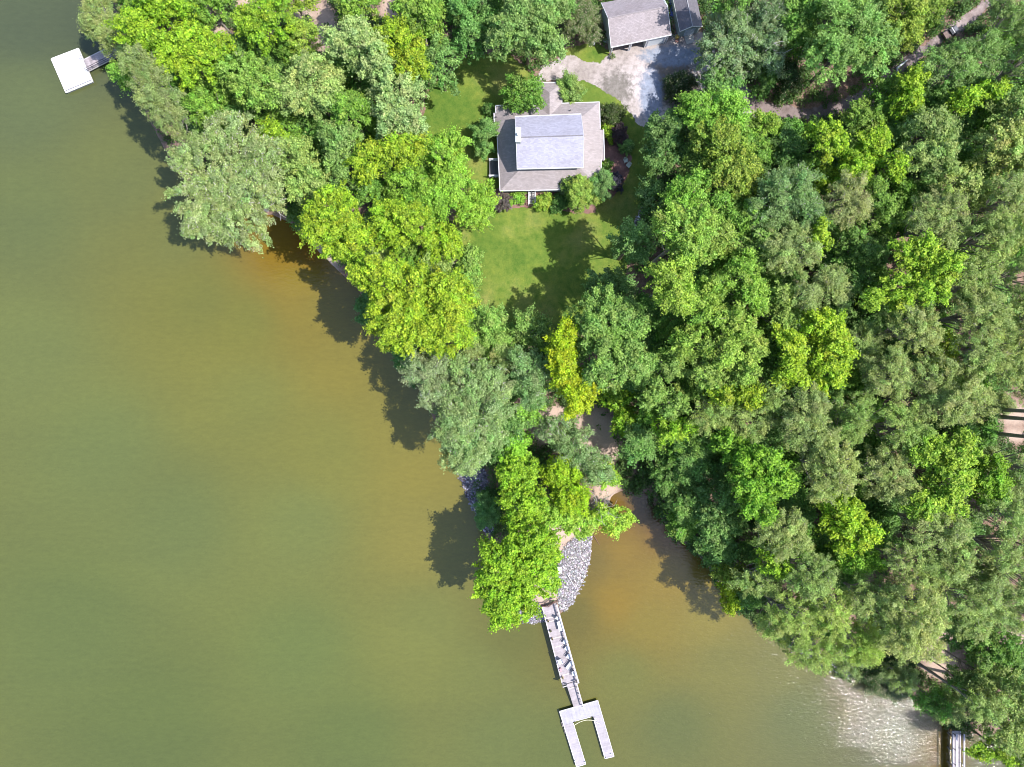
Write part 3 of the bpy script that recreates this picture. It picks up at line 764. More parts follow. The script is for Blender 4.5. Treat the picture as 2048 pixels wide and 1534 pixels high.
# ---- stone edging along the lawn's right side
def rocks(name, px_poly, n, rmin, rmax, label, cat, kind=None, col=(0.44, 0.40, 0.43), seed=3, sink=0.3, kindstr=None, group=None):
    g_ = np.random.default_rng(seed)
    poly = PG(px_poly); xs = [p[0] for p in poly]; ys = [p[1] for p in poly]
    P = []
    while len(P) < n:
        c = g_.random((n * 2, 2)) * [max(xs) - min(xs), max(ys) - min(ys)] + [min(xs), min(ys)]
        j = g_.normal(0, 0.25, c.shape)
        ok = inside(poly, c[:, 0] + j[:, 0], c[:, 1] + j[:, 1]); P += list(c[ok])
    P = np.array(P[:n])
    t_ = (1 + 5 ** .5) / 2
    iv = np.array([(-1, t_, 0), (1, t_, 0), (-1, -t_, 0), (1, -t_, 0), (0, -1, t_), (0, 1, t_), (0, -1, -t_), (0, 1, -t_), (t_, 0, -1), (t_, 0, 1), (-t_, 0, -1), (-t_, 0, 1)]) / 1.9
    ifc = np.array([(0, 11, 5), (0, 5, 1), (0, 1, 7), (0, 7, 10), (0, 10, 11), (1, 5, 9), (5, 11, 4), (11, 10, 2), (10, 7, 6), (7, 1, 8), (3, 9, 4), (3, 4, 2), (3, 2, 6), (3, 6, 8), (3, 8, 9), (4, 9, 5), (2, 4, 11), (6, 2, 10), (8, 6, 7), (9, 8, 1)])
    z = np.maximum(gz(P[:, 0], P[:, 1]), -0.12)
    r = rmin + (rmax - rmin) * g_.random(n) ** 2.4
    V = iv[None] * (1 + g_.normal(0, .18, (n, 12, 1))) * r[:, None, None] * (0.7 + .6 * g_.random((n, 1, 3)))
    a_ = g_.random(n) * 6.28; ca, sa = np.cos(a_)[:, None], np.sin(a_)[:, None]
    V = np.stack([V[..., 0] * ca - V[..., 1] * sa, V[..., 0] * sa + V[..., 1] * ca, V[..., 2] * .8], -1)
    V += np.stack([P[:, 0], P[:, 1], z + r * (0.5 - sink)], -1)[:, None, :]
    F = (ifc[None] + (np.arange(n) * 12)[:, None, None]).reshape(-1, 3)
    me = np_mesh(name, V.reshape(-1, 3), F)
    cc = np.array(col)[None] * np.exp(g_.normal(0, .5, (n, 1))) * np.exp(g_.normal(0, .06, (n, 3)))
    at = me.attributes.new("tint", 'FLOAT_COLOR', 'FACE')
    cf = np.repeat(np.clip(cc, 0.03, .8), 20, 0)
    at.data.foreach_set("color", np.concatenate([cf, np.ones((len(cf), 1))], 1).astype(np.float32).ravel())
    return tag(link_mesh(name, me, ROCKM), label, cat, group, kind)
ROCKM, _nt, _bs = new_mat("rock")
_a = _nt.nodes.new("ShaderNodeAttribute"); _a.attribute_name = "tint"; _n = noise_node(_nt, 6, 4, .7, objpos(_nt))
_nt.links.new(mix(_nt, _a.outputs["Color"], ramp(_nt, _n.outputs[0], [(.3, (.7, .7, .7)), (.7, (1.2, 1.2, 1.2))]), 1.0, 'MULTIPLY'), _bs.inputs["Base Color"]); _bs.inputs["Roughness"].default_value = .85
rocks("riprap", [(1132, 1092), (1156, 1072), (1183, 1077), (1179, 1123), (1165, 1165), (1145, 1205), (1123, 1224), (1118, 1205), (1114, 1170), (1118, 1130)], 10000, .05, .21, "pale grey boulders banked along the right side of the point", "riprap", "stuff", (0.215, 0.20, 0.215), 3)
rocks("riprap", [(914, 925), (928, 932), (965, 935), (980, 985), (992, 1060), (975, 1068), (958, 1040), (938, 998), (920, 950)], 4500, .05, .21, "grey boulders banked along the left shore below the grey-green trees", "riprap", "stuff", (0.17, 0.155, 0.19), 4)
rocks("riprap", [(1030, 1222), (1060, 1208), (1086, 1212), (1092, 1240), (1066, 1248), (1044, 1240)], 1500, .05, .21, "grey boulders at the foot of the point left of the wooden pier", "riprap", "stuff", (0.22, 0.20, 0.23), 5)
rocks("riprap", [(1560, 1262), (1600, 1290), (1650, 1315), (1690, 1338), (1705, 1352), (1680, 1352), (1625, 1322), (1570, 1285)], 1200, .07, .24, "grey rocks along the water's edge of the right bank", "riprap", "stuff", (0.25, 0.23, 0.26), 6)
rocks("riprap", [(1800, 1340), (1835, 1352), (1830, 1380), (1790, 1375), (1785, 1350)], 300, .10, .35, "grey rocks under the trees near the bottom right shore", "riprap", "stuff", (0.42, 0.40, 0.46), 8)
ed = [(1268, 455), (1276, 438), (1285, 422), (1294, 408), (1298, 404), (1300, 408), (1292, 424), (1282, 442), (1272, 460)]
rocks("stone_edging", ed, 240, .10, .24, "curved strip of pale stones edging the lawn's right side", "edging", None, (0.30, 0.25, 0.26), 7, 0.1)

# ---------------------------------------------------------------- docks and piers
PALE_DECK = None
# white floating dock, top left
zt = 0.62
fd = [W(102.8, 117.8, zt), W(156.9, 97.1, zt), W(185.2, 162.6, zt), W(132, 185, zt)]
fc_ = sum((Vector(p) for p in fd), Vector()) / 4
d1 = root("floating_dock", (fc_.x, fc_.y, 0), "white rectangular floating dock on the lake at the top left", "dock")
FW = simple("white_decking", (0.60, 0.585, 0.64), 0.6, 0.02, 2)
dk1 = MB().prism([p[:2] for p in fd], zt - .14, zt).build("deck", FW, d1)
fi_ = [Vector(p).lerp(fc_, 0.03) for p in fd]
MB().prism([p[:2] for p in fi_], 0.02, zt - .17).build("float", simple("grey_float", (0.25, 0.25, 0.27), .6), d1)
b = MB()
for i in range(4): b.bar(fd[i] + Vector((0, 0, -.02)), fd[(i + 1) % 4] + Vector((0, 0, -.02)), .16, .16)
b.build("edge_trim", simple("cream_edging", (0.74, 0.72, 0.70), .6, .03), d1)
v = (fd[3] - fd[2]).normalized(); nn = Vector((-v.y, v.x, 0))
nn = nn if (fc_ - fd[2]).dot(nn) > 0 else -nn
MB().bar(fd[2] + nn * .28 + Vector((0, 0, .01)), fd[3] + nn * .28 + Vector((0, 0, .01)), .10, .03).build("groove", simple("dark_seam", (0.12, .12, .14), .7), dk1)
l = W(162, 116, zt + .1)
b = MB()
for s_ in (-.2, .2): b.tube([l + Vector((s_ * .4, s_, -.12)), l + Vector((s_ * .4, s_, .45)), l + Vector((s_ * .4 + .5, s_ - .1, .5)), l + Vector((s_ * .4 + .55, s_ - .1, -.3))], [.03] * 4, 6)
b.build("boarding_ladder", DARK, d1)
zg = 0.95
g0, g1 = W(166.5, 119.5, zg), W(176, 142, zg); e0, e1_ = W(236, 84.5, zg), W(246, 106, zg)
gw = root("gangway", ((g0.x + e0.x) / 2, (g0.y + e0.y) / 2, 0), "grey wooden gangway with a black rail, from white dock to shore", "gangway")
gang2 = math.atan2(e0.y - g0.y, e0.x - g0.x)
MB().prism([p[:2] for p in (g0, e0, e1_, g1)], zg - .16, zg).build("deck", plank("gangway_boards", (0.36, 0.31, 0.33), gang2, .16), gw)
b = MB(); dirg = (e1_ - g1).normalized()
for hh in (.06, .5, .95): b.bar(g1 + Vector((0, 0, hh)), e1_ + Vector((0, 0, hh)), .05, .05)
for k in range(7):
    p = g1.lerp(e1_, k / 6); b.bar(p, p + Vector((0, 0, .95)), .05, .05)
b.build("railing", DARK, gw)
b = MB()
for hh in (-.1,):
    for (p, q) in ((g0, e0), (g1, e1_)): b.bar(p + Vector((0, 0, -.1)), q + Vector((0, 0, -.1)), .12, .22)
b.build("side_beam", simple("pale_beam", (0.46, 0.43, 0.43), .7), gw)
# small pale landing steps near it on the shore
q = W(238, 128, .5)
o = MB()
for k in range(3): o.box((q.x + k * .35 * .8, q.y + k * .1 - .3 * k, .35 + .12 * k), (.9, .3, .08), R(30))
tag(o.build("landing_steps", plank("landing_boards", (0.42, 0.38, 0.40), R(30), .3)), "small wooden landing steps at the shore under the leaning pine by the gangway", "steps")

# wooden pier off the point
zp = 1.45
pA, pB, pC, pD = W(1084.5, 1214, zp), W(1112, 1206, zp), W(1155.5, 1361, zp), W(1125, 1369, zp)
PR = 1.0
rot_p = math.atan2(pD.y - pA.y, pD.x - pA.x)
pier = root("pier", ((pA.x + pC.x) / 2, (pA.y + pC.y) / 2, 0), "weathered wooden pier with one railing, reaching from the rocky point towards the boat slip", "pier")
DECK = plank("weathered_deck", (0.36, 0.32, 0.345), rot_p, .15, .8, .12, .6)
pdeck = MB().prism([p[:2] for p in (pA, pB, pC, pD)], zp - .12, zp).build("deck", DECK, pier)
up = (pD - pA).normalized(); rp_ = (pC - pD).normalized()
b = MB(); b.bar(pA + Vector((0, 0, .0)), pD, .16, .2); b.build("curb", simple("pale_curb", (0.48, 0.44, 0.46), .7), pier)
for (l0, l1) in (((1092.5, 1237), (1112, 1232)), ((1097, 1243.5), (1112, 1240)), ((1106, 1277), (1127, 1272)), ((1110, 1294.5), (1129, 1289)), ((1121.5, 1351), (1140, 1346.5))):
    MB().bar(W(*l0, zp + .012), W(*l1, zp + .012), .17, .03).build("pale_board", simple("new_board", (0.50, 0.42, 0.40), .7, .03), pdeck)
RAILW = simple("pale_rail_wood", (0.44, 0.40, 0.43), .7, .06)
def railing(parent, p, q, h=1.0, cap=.24, n_post=8, name="railing", bal=.28, mat=RAILW):
    p, q = Vector(p), Vector(q); b = MB()
    b.bar(p + Vector((0, 0, h)), q + Vector((0, 0, h)), cap, .05); b.bar(p + Vector((0, 0, .12)), q + Vector((0, 0, .12)), .06, .07); b.bar(p + Vector((0, 0, h - .12)), q + Vector((0, 0, h - .12)), .05, .08)
    nb = int((q - p).length / bal)
    for k in range(nb + 1):
        m_ = p.lerp(q, k / nb); b.bar(m_, m_ + Vector((0, 0, h - .05)), .045, .045)
    o = b.build(name, mat, parent)
    for k in range(n_post):
        m_ = p.lerp(q, k / (n_post - 1)); MB().box((m_.x, m_.y, m_.z + h / 2 - .3), (.13, .13, h + .55), rot_p).build("post", mat, o)
railing(pier, pB + rp_ * 0.05, pC + rp_ * .05, 1.0, .26, 9)
railing(pier, pC - up * .05, pC - rp_ * .55 - up * .05, 1.0, .16, 2, "end_railing")
railing(pier, pD + up * .02 + rp_ * .02, pD + rp_ * .7 - up * .02, .95, .14, 2, "end_railing")
GATE = simple("dark_brown_wood", (0.12, 0.06, 0.045), .8)
b = MB(); g_pts = [W(1083.5, 1212.5, zp + .9), W(1096, 1214, zp + .9), W(1107, 1206, zp + .9), W(1117, 1202, zp + .9)]
for i in range(3):
    b.bar(g_pts[i], g_pts[i + 1], .1, .08); b.bar(g_pts[i] - Vector((0, 0, .7)), g_pts[i + 1] - Vector((0, 0, .7)), .06, .08)
    for k in range(7): m_ = g_pts[i].lerp(g_pts[i + 1], k / 7); b.bar(m_ - Vector((0, 0, .95)), m_, .06, .06)
tag(b.build("gate_fence", GATE), "dark brown low picket fence closing the shore end of the pier", "fence")
for k in range(7):
    for s_, (p0, p1) in enumerate(((pA, pD), (pB, pC))):
        m_ = p0.lerp(p1, (k + .3) / 6.7); MB().tube([(m_.x, m_.y, -1.5), (m_.x, m_.y, zp - .1)], [.13, .13], 8).build("piling", BARK, pier)
# ramp down to the slip
zr0, zr1 = 1.3, .66
rA, rB, rC, rD = W(1133, 1368.5, zr0), W(1153, 1362.5, zr0), W(1166.5, 1410, zr1), W(1147.5, 1415, zr1)
ramp_o = root("ramp", ((rA.x + rC.x) / 2, (rA.y + rC.y) / 2, 0), "narrow railed ramp joining the pier to the U-shaped boat slip", "ramp")
rdk = MB().slab([rA, rB, rC, rD], .12).build("deck", DECK, ramp_o)
railing(ramp_o, rB - rp_ * .05, rC - rp_ * .05, .95, .18, 5)
MB().bar(W(1138.5, 1377, 1.24), W(1151, 1373.5, 1.24), .14, .03).build("pale_board", simple("new_board_ramp", (0.50, 0.42, 0.40), .7, .03), rdk)
# U-shaped floating slip
zu = .55
U = [(1119, 1422.6), (1195.4, 1400.6), (1228, 1512.5), (1210, 1516.5), (1188.5, 1441), (1187.3, 1436), (1184.5, 1433.3), (1180.5, 1433.6), (1150, 1441.5), (1147, 1444), (1146.8, 1448), (1171.3, 1528), (1153, 1533.3)]
uc_ = W(1168, 1440, zu)
slip = root("boat_slip", (uc_.x, uc_.y, 0), "pale U-shaped floating boat slip with two arms, at the bottom of the photo", "dock")
UW = [W(*p, zu) for p in U]
SLIPM = plank("slip_boards", (0.38, 0.355, 0.40), rot_p, .15, .75, .07, .72)
SLIPA = plank("slip_arm_boards", (0.36, 0.33, 0.37), rot_p, .15, .75, .07, .72)
SLIPH = plank("slip_head_boards", (0.37, 0.355, 0.42), rot_p + math.pi / 2, .15, .75, .07, .75)
head = [W(1119, 1422.6, zu), W(1195.4, 1400.6, zu), W(1203.5, 1428.5, zu), W(1187.0, 1433.2, zu), W(1184, 1432.6, zu), W(1180, 1433.2, zu), W(1150, 1441.7, zu), W(1147.4, 1443.2, zu), W(1145.5, 1445.5, zu), W(1127.5, 1450.7, zu)]
MB().prism([p[:2] for p in head], zu - .16, zu).build("head_deck", SLIPH, slip)
MB().prism([p[:2] for p in (W(1203.5, 1428.7, zu), W(1228, 1512.5, zu), W(1210, 1517, zu), W(1186.8, 1433.6, zu))], zu - .16, zu - .004).build("arm_deck", SLIPA, slip)
MB().prism([p[:2] for p in (W(1127.5, 1450.9, zu), W(1145.7, 1445.7, zu), W(1171.3, 1528, zu), W(1153, 1533.3, zu))], zu - .16, zu - .004).build("arm_deck", SLIPA, slip)
b = MB()
for p, q in (((1119, 1422.6), (1195.4, 1400.6)), ((1195.4, 1400.6), (1228, 1512.5)), ((1228, 1512.5), (1210, 1516.8)), ((1210, 1516.8), (1188, 1440)), ((1181, 1433.6), (1149, 1442)), ((1146.5, 1446), (1171.3, 1528)), ((1171.3, 1528), (1153, 1533.3)), ((1153, 1533.3), (1119, 1422.6))):
    b.bar(W(*p, zu - .02), W(*q, zu - .02), .12, .14)
b.build("edge_trim", simple("white_edging", (0.56, 0.52, 0.56), .6, .03), slip)
FLOATM = simple("grey_brown_float", (0.20, 0.17, 0.16), .7)
for p, q in (((1124, 1440), (1157, 1531)), ((1196, 1410), (1222, 1510))):
    p_, q_ = W(*p, .2), W(*q, .2)
    for k in range(7):
        m_ = p_.lerp(q_, (k + .5) / 7); MB().box((m_.x + (.3 if p[0] < 1150 else -.4), m_.y, .16), (.9, 1.1, .42), rot_p).build("float", FLOATM, slip)
for px_, py_ in ((1166, 1413), (1150, 1521), (1170, 1523), (1212, 1515), (1222, 1507)):
    p = W(px_, py_, zu); MB().tube([p, p + Vector((0, 0, .22))], [.09, .11], 8).build("cleat", WHITE, slip)
q0, q1 = W(1148, 1450.5, zu), W(1187.5, 1440.7, zu)
b = MB(); pts = [q0.lerp(q1, k / 10) + Vector((0, .32 * math.sin(math.pi * k / 10), -.15 * math.sin(math.pi * k / 10) + .04)) for k in range(11)]
tag(b.tube(pts, [.055] * 11, 6).build("rope", simple("pale_rope", (0.62, 0.58, 0.42), .8)), "pale rope strung across the mouth between the slip's two arms", "rope")
b = MB(); c0 = W(1194, 1440, zu)
pts = [W(1189 + 2.5 * math.sin(k * 1.3) + k * .75, 1436 + k * 1.1, zu + .05) for k in range(12)]
tag(b.tube(pts, [.045] * 12, 5).build("rope", simple("white_rope", (0.75, 0.72, 0.74), .8)), "coiled white rope lying on the slip's right arm", "rope")

# furniture on the pier
def on_pier(px, py, dz=0): return W(px, py, zp + dz)
CH = simple("white_plastic", (0.66, 0.66, 0.69), .45, .02)
DG = simple("dark_frame", (0.16, 0.17, 0.22), .5)
p = on_pier(1121, 1252, .72)
t1 = root("table", (p.x, p.y, zp), "long white table against the railing, the topmost furniture on the pier", "table")
MB().box((p.x, p.y, zp + .73), (.85, 1.6, .05), rot_p + math.pi / 2).build("tabletop", CH, t1)
for sx in (-.35, .35):
    for sy in (-.7, .7):
        c, s = math.cos(rot_p + math.pi / 2), math.sin(rot_p + math.pi / 2)
        MB().box((p.x + sx * c - sy * s, p.y + sx * s + sy * c, zp + .36), (.06, .06, .7), rot_p).build("leg", DG, t1)
def chair(px, py, rot, label, w_=.62, d_=.6, group="white chairs on the pier", open_back=True, name="deck_chair"):
    p = on_pier(px, py, .4); r_ = root(name, (p.x, p.y, zp), label, "chair", group)
    def L(x, y): c, s = math.cos(rot), math.sin(rot); return (p.x + x * c - y * s, p.y + x * s + y * c)
    MB().box((*L(0, 0), zp + .4), (w_, d_, .06), rot).build("seat", CH, r_)
    bk = MB().slab([(*L(-w_ / 2, d_ / 2 - .04), zp + .43), (*L(w_ / 2, d_ / 2 - .04), zp + .43), (*L(w_ / 2, d_ / 2 + .28), zp + .95), (*L(-w_ / 2, d_ / 2 + .28), zp + .95)], .04).build("backrest", CH, r_)
    for x in (-w_ / 2 - .03, w_ / 2 + .03): MB().box((*L(x, .02), zp + .6), (.08, d_ + .05, .04), rot).build("armrest", DG, r_)
    for x in (-w_ / 2 + .03, w_ / 2 - .03):
        for y in (-d_ / 2 + .04, d_ / 2 - .04): MB().box((*L(x, y), zp + .2), (.05, .05, .38), rot).build("leg", DG, r_)
    return r_
chair(1116, 1236.5, R(60), "light folding chair beside the top end of the long white table", .45, .45)
chair(1129.5, 1284, R(-35), "white chair by the railing, first one below the long table")
chair(1133, 1297, R(-38), "white chair by the railing, second one below the long table")
chair(1137, 1313, R(-35), "white chair by the railing, third one below the long table")
chair(1120.5, 1324, R(20), "white chair near the pier's open left edge", .68, .7)
chair(1138.5, 1331, R(-38), "long white lounge chair set diagonally on the pier", .62, 1.35, "white chairs on the pier", True, "lounge_chair")
chair(1148, 1347.5, R(5), "white chair in the pier's lower right corner beside the railing", .66, .66)
p = on_pier(1121, 1338.5)
r_ = root("cooler", p, "small dark red cooler near the pier's left edge", "cooler")
MB().box((p.x, p.y, zp + .16), (.32, .5, .3), .3).build("body", simple("dark_red", (0.30, 0.06, 0.09), .5), r_)
MB().box((p.x, p.y, zp + .34), (.34, .52, .05), .3).build("lid", simple("red_lid", (0.42, 0.25, 0.28), .5), r_)
for (px_, py_, s_, lb, c) in ((1125, 1354, .26, "tan flowerpot with a plant at the pier's lower left corner", (0.45, 0.33, 0.25)), (1101, 1261, .22, "small dark flowerpot on the pier's left edge, left of the long table", (0.10, 0.08, 0.08)),
                              (1104, 1276.5, .2, "small brown flowerpot beside the upper pale board of the pier", (0.28, 0.17, 0.13)), (1096, 1241, .2, "brown flowerpot at the pier's left edge near the picket fence", (0.26, 0.16, 0.12))):
    p = on_pier(px_, py_); r_ = root("flowerpot", p, lb, "flowerpot", "flowerpots on the pier")
    MB().tube([(p.x, p.y, zp), (p.x, p.y, zp + .3)], [s_ * .7, s_], 10).build("pot", simple("pot_clay", c, .8), r_)
    b = MB()
    for k in range(12):
        t_ = k * 2.4; rr_ = s_ * (.5 + .5 * random.random()); b.bar((p.x, p.y, zp + .28), (p.x + rr_ * math.cos(t_), p.y + rr_ * math.sin(t_), zp + .45 + .1 * random.random()), .05, .015)
    b.build("plant", simple("pot_plant", (0.12, 0.13, 0.06), .8), r_)

# white cooler and pole on the rocks
p = G(1117, 1138)
p.z += .35
r_ = root("storage_box", p, "white storage box standing on the rocks at the edge of the lime tree", "box")
MB().box((p.x, p.y, p.z + .22), (.85, 1.05, .6), .05).build("body", simple("white_box", (0.64, 0.62, 0.64), .5, .02), r_)
MB().box((p.x, p.y + .1, p.z + .56), (.9, .95, .07), .05).build("lid", simple("white_box_lid", (0.84, 0.80, 0.84), .5, .02), r_)
a_, b_ = G(1135, 1148, .6), G(1151, 1176, .35)
tag(MB().tube([a_, b_], [.05, .04], 6).build("pole", simple("pale_pole", (0.72, 0.66, 0.66), .7)), "thin pale pole lying across the rocks below the white box", "pole")
a_, b_ = W(1187, 1070, .25), W(1199, 1090, .06)
tag(MB().tube([a_, b_], [.06, .03], 6).build("stick", simple("brown_stick", (0.20, 0.10, 0.07), .8)), "thin brown stick leaning into the water right of the rocky point", "stick")

# pier at the bottom right
zq = 1.5
k0 = [W(1904.6, 1462, zq), W(1921.5, 1462, zq), W(1921.5, 1640, zq), W(1904.6, 1640, zq)]
pr = root("pier", ((k0[0].x + k0[1].x) / 2, k0[1].y, 0), "narrow grey pier with two white rails in the bottom right corner", "pier")
MB().prism([p[:2] for p in k0], zq - .14, zq).build("deck", plank("pier_boards", (0.46, 0.42, 0.45), 0, .15, .8, .12, .6), pr) if False else MB().prism([p[:2] for p in k0], zq - .14, zq).build("deck", plank("pier_boards", (0.34, 0.31, 0.34), math.pi / 2, .15, .8, .12, .6), pr)
for x in (k0[0].x + .06, k0[1].x - .1):
    b = MB(); y0, y1 = k0[0].y, k0[2].y
    b.bar((x, y0, zq + 1.05), (x, y1, zq + 1.05), .22, .05); b.bar((x, y0, zq + .08), (x, y1, zq + .08), .08, .08)
    o = b.build("railing", simple("pale_lilac_rail", (0.52, 0.48, 0.58), .6, .03), pr)
    for k in range(7):
        y = W(0, 1466 + k * 29.5, zq).y
        if y < y1: break
        MB().bar((x, y, zq - .1), (x, y, zq + 1.03), .09, .09).build("post", DARK, o)
for k in range(6):
    for x in (k0[0].x + .15, k0[1].x - .15):
        y = k0[0].y - 1 - 2.4 * k; MB().tube([(x, y, -1.5), (x, y, zq - .12)], [.12, .12], 8).build("piling", BARK, pr)

# ---- things in the woods
p = G(1836, 1277, .1)
q0, q1 = G(1820, 1287, .25), G(1846, 1270, .25)
d_ = (q1 - q0).normalized(); n_ = Vector((-d_.y, d_.x, 0)); b = MB(); secs = 9; ring = []
for i in range(secs):
    f = i / (secs - 1); w_ = .42 * math.sin(math.pi * min(.97, max(.06, f))) ** .6; c = q0.lerp(q1, f)
    ring.append([c + n_ * w_ - Vector((0, 0, .1)), c + n_ * w_ * .85 + Vector((0, 0, .16)), c + Vector((0, 0, .3)), c - n_ * w_ * .85 + Vector((0, 0, .16)), c - n_ * w_ - Vector((0, 0, .1))])
for i in range(secs - 1):
    for k in range(4): b.poly([ring[i][k], ring[i][k + 1], ring[i + 1][k + 1], ring[i + 1][k]])
tag(b.build("canoe", simple("pale_blue_hull", (0.34, 0.46, 0.62), .4, .08, 4), None, True), "pale blue upturned hull half hidden at the edge of the big grey-green pine", "canoe")
p, q = G(1862, 1313, .4), G(1871, 1301, .4)
r_ = root("bench", ((p.x + q.x) / 2, (p.y + q.y) / 2, p.z - .4), "dark brown plank bench on bare ground near the bottom right shore", "bench")
MB().bar(p, q, .4, .06).build("seat", GATE, r_)
for f in (.12, .88): m_ = p.lerp(q, f); MB().bar((m_.x, m_.y, p.z - .42), (m_.x, m_.y, p.z - .03), .3, .08).build("leg", GATE, r_)
pts = [G(1792, 145, .35), G(1791, 139, .4), G(1797, 134, .4), G(1805, 128, .45), G(1812, 122, .4)]
tag(MB().tube(pts, [.16, .2, .18, .13, .07], 8).build("fallen_log", simple("bleached_wood", (0.46, 0.50, 0.52), .8)), "bleached bent log lying beside the dirt track at the upper right", "log")
# open buggy on the track
p = G(1896, 69); _v = G(1910, 58) - G(1882, 76); rot = math.atan2(_v.y, _v.x)
by = root("buggy", p, "dark open buggy with one white bar, parked on the dirt track", "buggy")
def L(x, y): c, s = math.cos(rot), math.sin(rot); return (p.x + x * c - y * s, p.y + x * s + y * c)
MB().box((*L(0, 0), p.z + .5), (2.5, 1.05, .3), rot).build("body", simple("dark_body", (0.05, .05, .06), .5), by)
MB().box((*L(-.85, 0), p.z + .78), (.9, 1.1, .28), rot).build("cargo_bed", simple("brown_bed", (0.16, .11, .10), .8), by)
MB().box((*L(.15, 0), p.z + .8), (.5, 1.0, .2), rot).build("seat", simple("black_seat", (0.03, .03, .04), .6), by)
MB().box((*L(.95, 0), p.z + .75), (.6, .9, .2), rot).build("hood", simple("grey_hood", (0.12, .12, .14), .5), by)
b = MB()
for y in (-.5, .5): b.tube([(*L(-.2, y), p.z + .6), (*L(-.15, y), p.z + 1.6), (*L(.7, y), p.z + 1.55), (*L(.95, y), p.z + .8)], [.03] * 4, 6)
b.build("roll_cage", DARK, by)
MB().box((*L(-.17, 0), p.z + 1.62), (.12, 1.0, .06), rot).build("bar", WHITE, by)
for x in (-.8, .85):
    for y in (-.6, .6):
        a0, a1 = L(x, y - .12), L(x, y + .12); MB().tube([(*a0, p.z + .3), (*a1, p.z + .3)], [.31, .31], 12).build("wheel", DARK, by)
# ---------------------------------------------------------------- trees and shrubs
# kind: leaf colour, tip colour, clump radius range, spacing, leaf length, leaf width, leaves per m2 of clump, twig share, crown depth factor
KIND = {
 'L': dict(tips=1, c=(.095, .250, .016), t=(.370, .540, .035), rc=(.38, .72), sp=.86, ll=.34, lw=.22, den=62, tw=.0, nm='broadleaf_tree', bark=0),
 'Y': dict(tips=1, c=(.170, .300, .012), t=(.480, .580, .022), rc=(.36, .66), sp=.80, ll=.32, lw=.20, den=66, tw=.0, nm='broadleaf_tree', bark=0),
 'G': dict(tips=1, c=(.095, .235, .028), t=(.270, .455, .070), rc=(.38, .72), sp=.86, ll=.32, lw=.20, den=62, tw=.09, nm='broadleaf_tree', bark=2),
 'B': dict(tips=1, c=(.095, .225, .048), t=(.235, .400, .105), rc=(.36, .70), sp=.84, ll=.32, lw=.20, den=62, tw=.02, nm='broadleaf_tree', bark=0),
 'D': dict(c=(.095, .210, .044), t=(.170, .315, .072), rc=(.38, .7), sp=.86, ll=.32, lw=.20, den=60, tw=.02, nm='broadleaf_tree', bark=0),
 'P': dict(c=(.215, .300, .085), t=(.400, .480, .175), rc=(.30, .60), sp=.76, ll=.30, lw=.10, den=100, tw=.30, nm='pine_tree', bark=2),
 'T': dict(c=(.195, .265, .080), t=(.320, .390, .150), rc=(.30, .60), sp=.76, ll=.30, lw=.10, den=100, tw=.25, nm='pine_tree', bark=2),
 'S': dict(c=(.210, .310, .090), t=(.400, .480, .210), rc=(.34, .66), sp=.82, ll=.28, lw=.17, den=64, tw=.55, nm='broadleaf_tree', bark=1),
 'A': dict(c=(.205, .285, .120), t=(.360, .440, .225), rc=(.34, .66), sp=.80, ll=.27, lw=.15, den=74, tw=.35, nm='broadleaf_tree', bark=1),
 'F': dict(c=(.050, .095, .026), t=(.070, .120, .035), rc=(.45, .8), sp=.9, ll=.28, lw=.14, den=70, tw=.0, nm='shrub', bark=0),
 'U': dict(c=(.110, .080, .075), t=(.170, .135, .125), rc=(.3, .5), sp=.6, ll=.2, lw=.13, den=110, tw=.0, nm='shrub', bark=0),
 'N': dict(c=(.120, .170, .060), t=(.170, .220, .080), rc=(.4, .7), sp=1.5, ll=.22, lw=.12, den=12, tw=1.0, nm='dead_shrub', bark=1),
}
def unit(v): return v / (np.linalg.norm(v, axis=-1, keepdims=True) + 1e-9)

